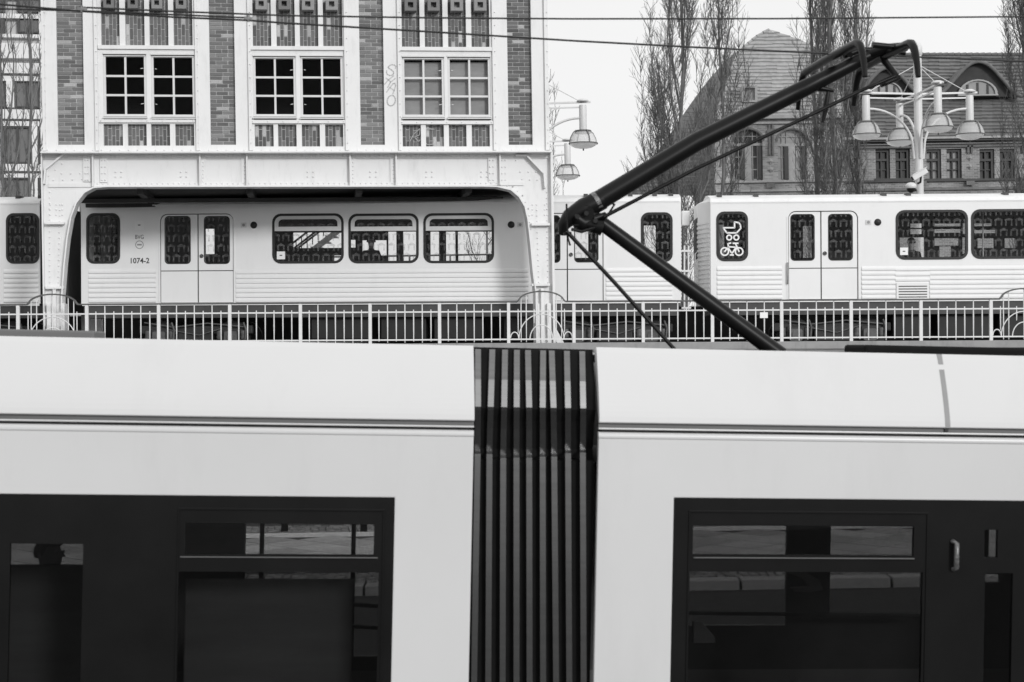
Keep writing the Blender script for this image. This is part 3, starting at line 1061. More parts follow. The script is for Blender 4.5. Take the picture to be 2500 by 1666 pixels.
# ================================================================ UNDERGROUND TRAIN
def train_car(F, label, d):
    root = F.empty('subway_car', label, 'subway train', 'cars of the white underground train')
    uv, rect = F.uv, F.rect
    x0, x1 = uv(d['x0'], 620)[0], uv(d['x1'], 620)[0]
    zb, zt = -.0, uv(d['xm'], d['ytop'])[1]
    WD = 2.3
    holes, wins = [], []
    for kind, a, b, c, e in d['win']:
        t = rect(a, b, c, e)
        r = .19 if kind == 'big' else .17
        holes.append(rr(t[0], t[1], t[2], t[3], r))
        wins.append((kind, t, r))
    drs = []
    for dx0, dx1, gap, y0, panes, yl in d['doors']:
        t = rect(dx0, y0, dx1, d['yb'])
        drs.append((t, gap, panes, yl))
        holes.append(roundtop(t[0], t[1], zb + .01, t[3], .17))
    side = MB().prism([(x0, zb), (x1, zb), (x1, zt), (x0, zt)], 0, .06, holes)
    side.build('side_wall', M['train'], root)
    # roof: shoulder curve then flat top, and gutter
    prof = [(0.0, zt), (-.004, zt - .03), (.0, zt + .002), (.02, zt + .05), (.07, zt + .09), (.25, zt + .14), (.7, zt + .22), (1.15, zt + .25), (1.6, zt + .22), (2.05, zt + .14), (2.23, zt + .09), (2.3, zt), (2.25, zt - .02), (.06, zt - .02)]
    MB().sweepx(prof, x0, x1).build('roof', M['trainroof'], root)
    MB().box(x0 + .03, x1 - .03, -.012, -.001, zt - .012, zt + .012).build('gutter', M['train'], root)
    for q in d.get('vents', ()):
        t = uv(q, d['ytop'] - 4)[0]
        MB().box(t - .05, t + .05, .25, .55, zt + .12, zt + .21).build('roof_vent', M['underframe'], root)
    # far side and ends
    fh = []
    fpan = []
    for a, b, c, e in d['far']:
        t = rect(a, b, c, e, WD - .03)
        fh.append(t)
        fpan.append(t)
    MB().wall(x0, x1, zb, zt, WD - .06, WD, fh).build('far_wall', M['traininside'], root)
    for t in fpan:
        g = MB()
        g.add([(t[0], WD - .03, t[2]), (t[1], WD - .03, t[2]), (t[1], WD - .03, t[3]), (t[0], WD - .03, t[3])], [(0, 1, 2, 3)])
        g.build('far_window', M['cleartrainglass'], root)
    for xe, s_ in ((x0, 1), (x1, -1)):
        mb, eb = MB(), MB()
        mb.box(xe, xe + s_ * .05, .061, .82, zb, zt - .021)
        mb.box(xe, xe + s_ * .05, 1.48, WD - .061, zb, zt - .021)
        mb.box(xe, xe + s_ * .05, .82, 1.48, zt - .35, zt - .021)
        mb.box(xe + s_ * .02, xe + s_ * .045, .82, 1.48, zb, zb + 1.0)
        k = zb + .1
        while k < zt - .5:
            eb.box(xe - s_ * .016, xe - s_ * .001, .12, .80, k, k + .05)
            eb.box(xe - s_ * .016, xe - s_ * .001, 1.5, 2.2, k, k + .05)
            k += .085
        ew = mb.build('end_wall', M[d.get('end', 'train')], root)
        eb.build('end_ribs', M[d.get('end', 'train')], ew, kind='stuff')
        gl = MB().box(xe + s_ * .02, xe + s_ * .03, .82, 1.48, zb + 1.0, zt - .35)
        gl.build('end_window', M['trainglass'], root)
    if d.get('nose'):
        nz_ = d['nose']
        plan = [(x0 - .001, .012), (x0 - nz_, .62), (x0 - nz_, WD - .62), (x0 - .001, WD - .012)]
        cb_ = MB()
        za_, zb_ = zb - .02, zt + .02
        cb_.add([(x, y, za_) for x, y in plan] + [(x, y, zb_) for x, y in plan] + [(x0, .25, zt + .12), (x0, WD - .25, zt + .12)],
                [(0, 4, 5, 1), (1, 5, 6, 2), (2, 6, 7, 3), (3, 2, 1, 0), (4, 8, 5), (5, 8, 9, 6), (6, 9, 7)])
        ce = cb_.build('cab_end', M['train'], root)
        rb_ = MB()
        zz_ = zb + .12
        while zz_ < zt - .35:
            rb_.obox(Vector((x0 - .022, .05, zz_)), Vector((x0 - nz_ - .012, .60, zz_)), .02, .055)
            zz_ += .105
        rb_.build('end_ribs', M['train'], ce, kind='stuff')
        MB().box(x0 - nz_ - .012, x0 - nz_ - .001, .66, WD - .66, zb + 1.0, zt - .3).build('end_window', M['rubber'], ce)
        hx = MB().tube([(x0 - nz_ - .02, .58, zb + .55), (x0 - nz_ - .07, .56, zb + .6), (x0 - nz_ - .07, .56, zb + 1.1), (x0 - nz_ - .02, .58, zb + 1.15)], .016, 6)
        hx.build('grab_rail', M['alu'], ce)
    if d.get('gang'): MB().box(x1, x1 + .52, .5, 1.8, zb - .25, zt - .08).build('gangway_bellows', M['equip'], root, bevel=.03)
    # interior shell
    MB().box(x0 + .06, x1 - .06, .061, WD - .061, zb - .04, zb + .02).build('floor', M['traininside'], root)
    MB().box(x0 + .06, x1 - .06, .10, WD - .10, zt - .12, zt - .03).build('ceiling', M['traininside'], root)
    for a, b in d.get('seats', ()):
        s0, s1 = uv(a, 640, 1.9)[0], uv(b, 640, 1.9)[0]
        mb = MB()
        for dd in ((.12, .55), (WD - .55, WD - .12)):
            mb.box(s0, s1, dd[0], dd[1], zb + .40, zb + .52)
        mb.box(s0, s1, .10, .19, zb + .52, zb + .82)
        mb.build('bench_seat', M['seat'], root, bevel=.02)
    pb = MB()
    for q in d.get('poles', ()):
        x = uv(q, 600, 1.0)[0]
        pb.tube([(x, 1.0, zb + .02), (x, 1.0, zt - .1)], .018, 6)
    if d.get('poles'): pb.build('grab_pole', M['alu'], root)
    # windows
    for kind, t, r in wins:
        X0, X1, Z0, Z1 = t
        fw = .045
        mb = MB().prism(rr(X0 - .012, X1 + .012, Z0 - .012, Z1 + .012, r + .01), -.012, .03, [rr(X0 + fw, X1 - fw, Z0 + fw, Z1 - fw, r - .03)])
        w = mb.build('window', M['rubber'], root)
        g = MB().prism(rr(X0 + fw - .01, X1 - fw + .01, Z0 + fw - .01, Z1 - fw + .01, r - .03), .012, .016)
        g.build('pane', M['trainglass'], w)
        if kind == 'big' and d.get('fan', True):
            zc = Z1 - (Z1 - Z0) * .345
            f2 = MB()
            o_ = [(X0 + fw, zc), (X1 - fw, zc)] + [q for q in rr(X0 + fw, X1 - fw, zc, Z1 - fw, r - .045) if q[1] > zc + (Z1 - zc) * .45]
            i_ = [(X0 + fw + .085, zc + .10), (X1 - fw - .085, zc + .10)] + [q for q in rr(X0 + fw + .085, X1 - fw - .085, zc + .02, Z1 - fw - .075, r - .09) if q[1] > zc + (Z1 - zc) * .45]
            f2.prism(o_, -.010, .011, [i_])
            f2.build('fanlight_frame', M['alu'], w)
    # doors
    for t, gap, panes, yl in drs:
        X0, X1, Z0, Z1 = t
        gx = uv(gap, 630)[0]
        zl = uv(gap, yl)[1]
        back = MB().box(X0 + .001, X1 - .001, .045, .055, Z0 + .02, Z1 - .005)
        hl = []
        for a, b, c, e in panes:
            q = rect(a, b, c, e, .02)
            hl.append(rr(q[0], q[1], q[2], q[3], .08))
        MB().prism(roundtop(X0, X1, zb + .012, Z1, .17), .052, .058, hl).build('door_surround', M['seam'], root)
        for k, (a, b) in enumerate(((X0 + .015, gx - .014), (gx + .014, X1 - .015))):
            zt_ = Z1 - .02
            for lo, hi, hs in ((zb + .02, zl - .01, []), (zl + .01, zt_, [hl[k]] if k < len(hl) else [])):
                if hi > zt_ - .001:
                    ol = roundtop(a, b, lo, hi, .155, k == 0, k == 1)
                else: ol = [(a, lo), (b, lo), (b, hi), (a, hi)]
                q = MB().prism(ol, .026, .051, hs).build('door_leaf', M['traindoor'], root)
                for h in hs:
                    g = MB().prism(h, .030, .034)
                    g.build('pane', M['trainglass'], q)
                    xs = [v_[0] for v_ in h]; zz = [v_[1] for v_ in h]
                    MB().prism(rr(min(xs) - .02, max(xs) + .02, min(zz) - .02, max(zz) + .02, .095), .018, .0259, [h]).build('pane_seal', M['rubber'], q)
        hx = gx + .085
        hz = uv(gap, yl - 36)[1]
        hb = MB()
        hb.prism(circ(hx, hz, .045), .004, .0175, [circ(hx, hz, .028)])
        hb.disc(hx, hz, .018, .0, .0175)
        hb.build('door_handle', M['seam'], root)
        # post strips either side of the recess
        MB().box(X0 - .035, X0 - .004, -.012, -.0005, zb + .02, Z1 - .12).build('door_edge', M['train'], root)
        MB().box(X1 + .004, X1 + .035, -.012, -.0005, zb + .02, Z1 - .12).build('door_edge', M['train'], root)
        if d.get('grab'):
            a, b = F.p(d['grab'][0], d['grab'][1], -.05), F.p(d['grab'][0], d['grab'][2], -.05)
            gb = MB().tube([a + Vector((0, .05, 0)), a, b, b + Vector((0, .05, 0))], .017, 6)
            gb.build('grab_rail', M['alu'], root)
    # corrugated lower panels
    for a, b, y0, y1 in d['ribs']:
        q = rect(a, y0, b, y1)
        mb = MB()
        n = max(3, round((q[3] - q[2]) / .109))
        h = (q[3] - q[2]) / n
        pr = []
        for k in range(n):
            zz = q[2] + k * h
            pr += [(-.001, zz), (-.026, zz + h * .16), (-.026, zz + h * .5), (-.006, zz + h * .92)]
        pr += [(-.001, q[3]), (.005, q[3]), (.005, q[2])]
        mb.sweepx(pr[::-1], q[0], q[1])
        mb.build('ribbed_panel', M['train'], root)
    # lamps, button plates, stickers
    for cx, cy in d['lamps']:
        x, z = uv(cx, cy)
        mb = MB()
        mb.lathe([(0, -.0), (.05, -.008), (.075, -.03), (.082, -.055)], n=16)
        vs2 = [(v[0] + x, v[2] - .0, v[1] + z) for v in mb.v]
        m2 = MB()
        m2.add([(a_, b_ - .03 if False else -(.055 + b_) , c_) for a_, b_, c_ in [(v[0] + x, v[2], v[1] + z) for v in mb.v]], mb.f, True)
        m2.build('side_lamp', M['rubber'], root)
    for cx, cy in d['buttons']:
        q = rect(cx - 7, cy - 6, cx + 7, cy + 6)
        b_ = MB().box(q[0], q[1], -.012, -.0005, q[2], q[3]).build('button_plate', M['alu'], root)
        MB().disc((q[0] + q[1]) / 2, (q[2] + q[3]) / 2, .034, -.02, -.0125).build('button', M['printgrey'], b_)
    for cx, cy, w, h in d.get('stick', ()):
        q = rect(cx - w / 2, cy - h / 2, cx + w / 2, cy + h / 2)
        s_ = MB().box(q[0], q[1], -.006, -.001, q[2], q[3]).build('sticker', M['sticker'], root)
        mx_, mz_ = (q[0] + q[1]) / 2, (q[2] + q[3]) / 2
        MB().box(mx_ - .03, mx_ + .03, -.008, -.0065, mz_ - .012, mz_ + .012).build('sticker_mark', M['print'], s_)
    # underframe and bogies
    sk = MB().box(x0 + .05, x1 - .05, .04, WD - .04, -.34, -.05)
    sk.build('underframe', M['underframe'], root)
    sl2 = MB().box(x0 + .02, x1 - .02, .0, .05, -.049, -.002)
    sl2.build('sill_beam', M['train'], root)
    def wheelset(cx, mb):
        for yy in (.38, WD - .46):
            for s_ in (-.85, .85):
                mb.lathe([(0, -.05), (.36, -.05), (.36, .05), (0, .05)], n=18)
    for cx in d['bogies']:
        x = uv(cx, 790, .3)[0]
        mb = MB()
        mb.box(x - 1.35, x + 1.35, .20, .34, -.72, -.52)
        mb.box(x - .42, x + .42, .16, .36, -.95, -.60)
        for s_ in (-.85, .85):
            mb.box(x + s_ - .2, x + s_ + .2, .14, .35, -.92, -.60)
        bg_ = mb.build('bogie', M['bogie'], root, bevel=.03)
        for s_ in (-.85, .85):
            w = MB()
            pr = [(x + s_ + .40 * math.cos(2 * math.pi * k / 20), -.80 + .40 * math.sin(2 * math.pi * k / 20)) for k in range(20)]
            w.prism(pr, .37, .50)
            w.prism([(x + s_ + .40 * math.cos(2 * math.pi * k / 20), -.80 + .40 * math.sin(2 * math.pi * k / 20)) for k in range(20)], 1.80, 1.93)
            w.each('wheel', M['bogie'], bg_)
            ax = MB().prism(rr(x + s_ - .15, x + s_ + .15, -.94, -.66, .05), .08, .139)
            ax.prism(circ(x + s_, -.80, .09), .05, .079)
            ax.build('axle_box', M['bogielight'], bg_)
            for q in (-.28, .28):
                MB().lathe([(.07, 0), (.085, .05), (.07, .1), (.085, .15), (.07, .2)], (x + s_ + q, .22, -.52 - .32), 10).build('spring', M['bogielight'], bg_)
            MB().tube([(x + s_ + .3, .12, -.45), (x + s_ + .36, .12, -.62), (x + s_ + .34, .12, -.85)], .025, 6).build('hose', M['bogielight'], bg_)
        cb = MB()
        cb.tube([(x - 1.2, .14, -.45), (x - .5, .14, -.56), (x + .3, .14, -.47), (x + 1.2, .14, -.56)], .02, 6)
        cb.tube([(x - .6, .13, -.62), (x + .1, .13, -.75), (x + .6, .13, -.60)], .015, 6)
        cb.build('brake_pipe', M['bogielight'], bg_)
    for a, b in d.get('boxes', ()):
        bx0, bx1 = uv(a, 800, .2)[0], uv(b, 800, .2)[0]
        MB().box(bx0, bx1, .2, .9, -.85, -.341).build('equipment_box', M['equip'], root, bevel=.02)
    return root, zb, zt

def trains():
    FA = Frame((200, 742), 37.5, (1660, 735), 36.9)
    ra, zb, zt = train_car(FA, 'white underground car numbered 1074-2 passing under the bridge building', dict(
        x0=198, x1=1663, xm=930, ytop=497, yb=740,
        win=[('end', 212, 522, 292, 643), ('big', 666, 523, 838, 642.5), ('big', 852, 523, 1021, 642), ('big', 1035, 522, 1205, 641.5), ('end', 1566, 520, 1641, 639)],
        doors=[(391, 570, 483, 522, [(404, 530, 463.5, 643), (500, 530, 559, 643)], 661.5), (1303, 1473, 1385, 520, [(1318, 528, 1366, 640), (1404, 528, 1459, 639)], 658)],
        ribs=[(217, 381, 657, 740), (577, 1290, 657, 738), (1480, 1641, 654, 735)],
        lamps=[(619.5, 550), (1248, 549)], buttons=[(595, 550), (1270, 549)],
        stick=[(340, 550, 22, 22), (686, 624, 20, 19)],
        far=[(222, 556, 235, 630), (502, 559, 524, 621), (716, 568, 835, 606), (816, 624, 836, 641), (885, 587, 944, 625), (948, 566, 968, 640), (984, 566, 1016, 640), (856, 586, 868, 605),
             (1051, 566, 1072, 640), (1089, 566, 1112, 640), (1118, 566, 1203, 621), (1119, 624, 1190, 640), (1404, 562, 1436, 630), (1572, 551, 1601, 620)],
        seats=[(660, 780), (850, 1000), (1060, 1200)], poles=[380, 1300],
        vents=(1430, 1540, 1600, 1640), bogies=[480, 1500], boxes=[(760, 900), (930, 1040), (1060, 1180), (1230, 1330)]))
    # writing on car A
    x, z = FA.uv(340.5, 637.5)
    t = text_mesh('1074-2', .175, 'number')
    part(t, 'car_number', M['print'], ra, Matrix.Translation((x, -.003, z)) @ Matrix.Diagonal((.96, 1, 1, 1)))
    x, z = FA.uv(340.5, 579.5)
    part(text_mesh('BVG', .14, 'logo', .0), 'operator_logo', M['print'], ra, Matrix.Translation((x, -.003, z)) @ Matrix.Diagonal((.8, 1, 1, 1)))
    x, z = FA.uv(340.5, 598)
    mb = MB().prism(circ(x, z, .098, 24), -.004, -.001, [circ(x, z, .082, 24)])
    mb.box(x - .055, x + .055, -.004, -.001, z - .018, z + .018)
    mb.build('round_emblem', M['printgrey'], ra)
    # white gate bars and lamp box filling the gap between the cars
    gb = MB()
    for q in (1671, 1681):
        a, b = FA.p(q, 600, .3), FA.p(q, 757, .3)
        gb.obox(a, b, .034, .034, up=(0, 1, 0))
    for yy in (613, 662, 752):
        a, b = FA.p(1664, yy, .28), FA.p(1687, yy, .28)
        gb.obox(a, b, .05, .045)
    gb.build('gap_gate', M['camwhite'], ra)
    q = FA.rect(1663, 516, 1684, 553, .9)
    MB().box(q[0], q[1], .75, 1.0, q[2], q[3]).build('coupling_box', M['camwhite'], ra, bevel=.03)
    FB = Frame((1735, 734), 36.8, (2500, 729.5), 36.6)
    rb, zb2, zt2 = train_car(FB, 'white underground car with pram and bicycle symbols in its end window', dict(
        x0=1735, x1=3150, nose=.24, xm=2100, ytop=492, yb=733,
        win=[('end', 1750, 518, 1825, 637), ('big', 2188, 514, 2362, 633), ('big', 2372, 512, 2546, 631), ('big', 2560, 511, 2734, 630)],
        doors=[(1925, 2095, 2005, 515, [(1932, 525, 1987, 635), (2024, 524.5, 2080, 634.5)], 655), (2830, 3000, 2915, 511, [(2845, 522, 2900, 632), (2930, 522, 2985, 632)], 652)],
        ribs=[(1751, 1909, 650, 732), (2104, 2186, 650, 731), (2270, 2815, 648, 729), (2186, 2270, 650, 688)],
        lamps=[(2143, 543)], buttons=[(2120, 543)], stick=[(2207, 614, 19, 18)],
        far=[(1960, 552, 1982, 630), (1753, 549, 1768, 630), (2222, 546, 2250, 557), (2222, 560, 2250, 572), (2196, 580, 2256, 630), (2281, 546, 2345, 553), (2281, 560, 2345, 569), (2281, 582, 2340, 600),  # openings shaped to draw the pale reflected bars in these panes
             (2293, 602, 2322, 628), (2378, 546, 2420, 553), (2378, 562, 2430, 570), (2386, 582, 2426, 606), (2350, 546, 2357, 572), (2349, 580, 2356, 620), (2452, 582, 2480, 606)],
        seats=[(2185, 2330), (2370, 2520)], poles=[2110, 2400], fan=False, grab=(1923, 642, 693),
        vents=(1760, 1850, 2165, 2225, 2465), bogies=[2030, 2800], boxes=[(2180, 2270), (2290, 2420), (2440, 2560)]))
    # ventilation grille
    q = FB.rect(2188, 691, 2268, 730)
    g = MB().box(q[0], q[1], -.03, -.0, q[2], q[3]).build('vent_grille', M['train'], rb, bevel=.004)
    s_ = MB()
    n = 5
    for k in range(n):
        zz = q[2] + .03 + (q[3] - q[2] - .12) * k / (n - 1)
        MB().box(q[0] + .05, q[1] - .05, -.034, -.0305, zz, zz + .022).build('vent_slot', M['seam'], g)
    # pram and bicycle pictograms
    def zp(pts, d=-.0): return [FB.uv(1300 + a / 3.563, 440 + b / 3.563, .012) for a, b in pts]
    def ring(mb, cx, cy, r, w):
        x, z = FB.uv(1300 + cx / 3.563, 440 + cy / 3.563, .012)
        k = r / 3.563 * 36.8 / FPX
        mb.prism(circ(x, z, k + w / 2, 20), .006, .010, [circ(x, z, k - w / 2, 20)])
    pr = MB()
    w = .034
    ribbon(pr, zp([(1662, 418), (1690, 460), (1775, 460), (1812, 420), (1808, 390), (1795, 372), (1758, 364), (1758, 415), (1662, 415)]), w, .010)
    ring(pr, 1711, 500, 21, w)
    ring(pr, 1773, 500, 21, w)
    pr.build('pram_symbol', M['sticker'], rb)
    bi = MB()
    ring(bi, 1672, 622, 33, w)
    ring(bi, 1797, 622, 33, w)
    ribbon(bi, zp([(1672, 622), (1705, 580), (1770, 585), (1735, 640), (1700, 585)]), w, .010)
    ribbon(bi, zp([(1797, 622), (1765, 552)]), w, .0101)
    ribbon(bi, zp([(1745, 550), (1788, 550)]), w, .0102)
    ribbon(bi, zp([(1705, 580), (1700, 555), (1725, 548)]), w, .0103)
    ribbon(bi, zp([(1720, 652), (1748, 652)]), w, .0104)
    bi.build('bicycle_symbol', M['sticker'], rb)
    FC = Frame((-700, 745), 38.2, (98, 742), 37.75)
    train_car(FC, 'white underground car cut off by the left edge of the picture', dict(
        x0=-900, x1=97, end='equip', gang=True, xm=-300, ytop=500, yb=741,
        win=[('end', 16, 522, 97 - 2, 643), ('big', -420, 523, -250, 642), ('big', -620, 523, -450, 642)],
        doors=[(-185, -5, -95, 522, [(-170, 530, -110, 643), (-78, 530, -20, 643)], 661)],
        ribs=[(10, 94, 657, 740), (-600, -190, 657, 740)], lamps=[(-230, 550)], buttons=[(-210, 550)], stick=[],
        far=[(-400, 560, -280, 620)], seats=[(-420, -270)], poles=[-90], vents=(33, 88), bogies=[-60, -700], boxes=[(-400, -250)]))
    return FA, FB
FA, FB = trains()

# ================================================================ PEOPLE
def person(loc, rot, label, pose='sit', hair=True, lean=0.0):
    J, E, Rd = [], [], []
    def j(x, y, z, r, p=None):
        J.append((x, y, z)); Rd.append(r)
        if p is not None: E.append((p, len(J) - 1))
        return len(J) - 1
    zs = 0.0 if pose == 'sit' else .42
    pel = j(0, 0, .52 + zs, .15)
    wai = j(0, -.01, .72 + zs, .145, pel)
    che = j(0, -.01, .93 + zs, .165, wai)
    nk0 = j(0, 0, 1.08 + zs, .085, che)
    nk1 = j(0, -.02, 1.15 + zs, .055, nk0)
    hd0 = j(0, -.035, 1.22 + zs, .078, nk1)
    hd1 = j(0, -.04, 1.30 + zs, .092, hd0)
    hd2 = j(0, -.025, 1.38 + zs, .062, hd1)
    for s in (-1, 1):
        sh = j(s * .17, 0, 1.03 + zs, .07, che)
        el = j(s * .23, -.04, .78 + zs, .05, sh)
        if pose == 'sit':
            wr = j(s * .13, -.27, .66, .034, el)
            ha = j(s * .10, -.34, .63, .03, wr)
        else:
            wr = j(s * .24, -.12, .53 + zs, .034, el)
            ha = j(s * .235, -.14, .45 + zs, .032, wr)
        hp = j(s * .09, -.02, .49 + zs, .1, pel)
        if pose == 'sit':
            kn = j(s * .12, -.46, .50, .068, hp)
            an = j(s * .12, -.48, .09, .045, kn)
            to = j(s * .13, -.62, .04, .036, an)
        else:
            kn = j(s * .11, -.03, .50, .068, hp)
            an = j(s * .11, 0, .09, .045, kn)
            to = j(s * .13, -.15, .04, .036, an)
    me = bpy.data.meshes.new('person')
    me.from_pydata(J, E, [])
    o = bpy.data.objects.new('person_tmp', me)
    col.objects.link(o)
    md = o.modifiers.new('skin', 'SKIN')
    md.use_smooth_shade = True
    sv = me.skin_vertices[0].data
    for i, r in enumerate(Rd):
        sv[i].radius = (r, r * (.8 if i < 4 else 1))
        sv[i].use_root = (i == 0)
    ss = o.modifiers.new('sub', 'SUBSURF')
    ss.levels = 2
    ss.render_levels = 2
    dgx = bpy.context.evaluated_depsgraph_get()
    em = bpy.data.meshes.new_from_object(o.evaluated_get(dgx))
    bpy.data.objects.remove(o)
    em.name = 'person'
    em.materials.clear()
    for m in (M['coat'], M['skin']): em.materials.append(m)
    for p in em.polygons:
        c = p.center
        p.material_index = 1 if (c.z > 1.13 + zs or (pose == 'sit' and c.y < -.29 and c.z > .58) or (pose != 'sit' and abs(c.x) > .2 and c.z < .51 + zs)) else 0
        p.use_smooth = True
    b = bpy.data.objects.new('person', em)
    col.objects.link(b)
    b.location = loc
    b.rotation_euler = (0, 0, rot)
    tag(b, label, 'person')
    hz = 1.30 + zs
    h = MB()
    vs_, fs = [], []
    for i in range(7):
        ph = R(90 - i * 18)
        for k in range(14):
            a = 2 * math.pi * k / 14
            front = math.sin(a) < -.35
            pz = max(ph, R(28)) if front else ph
            vs_.append((.104 * math.cos(pz) * math.cos(a), -.03 + .112 * math.cos(pz) * math.sin(a), hz + .012 + .105 * math.sin(pz)))
    for i in range(6):
        for k in range(14): fs.append((i * 14 + k, i * 14 + (k + 1) % 14, (i + 1) * 14 + (k + 1) % 14, (i + 1) * 14 + k))
    h.add(vs_, fs, True)
    h.build('hair', M['hair'], b)
    f = MB()
    f.add([(0, -.165, hz - .015), (-.016, -.13, hz - .02), (.016, -.13, hz - .02), (0, -.125, hz + .035)], [(0, 1, 2), (0, 3, 1), (0, 2, 3)], True)
    f.build('nose', M['skin'], b)
    ey = MB()
    for s in (-.035, .035): ey.lathe([(0, -.012), (.011, 0), (0, .012)], (s, -.122, hz + .015), 8)
    ey.build('eyes', M['hair'], b)
    ea = MB()
    for s in (-.098, .098): ea.lathe([(0, -.03), (.014, -.01), (.016, .015), (0, .03)], (s, -.02, hz), 8)
    ea.build('ears', M['skin'], b)
    return b

def people():
    p = FA.M @ FA.p(906, 590, 1.75)
    fl = (FA.M @ Vector((0, 0, .02))).z
    person((p.x, p.y, p.z - 1.30), R(8), 'person in a dark coat sitting in the middle window of car 1074-2')
    p = FB.M @ FB.p(2226, 592, 1.2)
    person((p.x, p.y, p.z - 1.30), R(190), 'dark-haired person sitting with back turned in the car at the right')
people()

# ================================================================ PLATFORM STAIR BEHIND THE TRAIN
def station():
    Fs = Frame((700, 700), 42.5, (1210, 700), 42.5, level=True, base=DECK)
    root = Fs.empty('staircase', 'white steel stair with dark railings seen through the train window', 'stairs')
    p = Fs.p
    for off, m, w, nm in ((0, 'stairsteel', .18, 'stringer'),):
        MB().obox(p(690, 668), p(850, 545), .06, .15).build(nm, M[m], root)
    for k, (dy) in enumerate((-55, -40, -33)):
        MB().obox(p(690, 668 + dy), p(850, 545 + dy), .04, .05).build('handrail', M['stairdark'], root)
    bb = MB().box(-.012, .012, -.012, .012, 0, 1.0).mesh('baluster')
    for k in range(12):
        t = (k + .5) / 12
        q = p(690 + 160 * t, 668 - 123 * t - 14)
        part(bb, 'baluster', M['stairdark'], root, Matrix.Translation((q.x, 0, q.z)) @ Matrix.Diagonal((1, 1, .42, 1)))
    tr = MB().box(-.14, .14, .04, .9, 0, .03).mesh('tread')
    for k in range(9):
        t = (k + .5) / 9
        q = p(690 + 160 * t, 668 - 123 * t)
        part(tr, 'tread', M['stairsteel'], root, Matrix.Translation((q.x, 0, q.z + .02)))
    for i, (a, b, lab) in enumerate(((976, 985, 'dark platform post seen left of the centre in the train windows'), (1074, 1086, 'dark platform post carrying a small box seen through the train'), (1112, 1118, 'thin dark platform post seen in the third train window'))):
        q = Fs.rect(a, 500, b, 700, .6)
        rt = bpy.data.objects.new('platform_post', None)
        col.objects.link(rt)
        rt.matrix_world = Fs.M @ Matrix.Translation(((q[0] + q[1]) / 2, .6, 0))
        tag(rt, lab, 'post', 'posts on the platform behind the train')
        w = (q[1] - q[0]) / 2
        MB().box(-w, w, -.06, .06, 0, 3.6).build('shaft', M['underframe'], rt, bevel=.01)
        MB().box(-w - .08, w + .08, -.12, .12, 0, .04).build('base_plate', M['underframe'], rt)
        if i == 1:
            MB().box(-.2, .2, -.1, .1, 1.85, 2.2).build('box', M['underframe'], rt, bevel=.02)
    wl_ = MB()
    q = Fs.rect(880, 622, 1230, 626, .8)
    wr = Fs.empty('platform_screen', 'low white platform screen wall with top rail behind the train', 'wall')
    wl_.box(-1.5, 7.5, .78, .82, q[2], q[3]).build('rail_bar', M['alu'], wr)
    for k in range(8):
        x = -1.2 + k * 1.1
        MB().box(x, x + .05, .78, .82, 0, q[2]).build('stanchion', M['alu'], wr)
station()

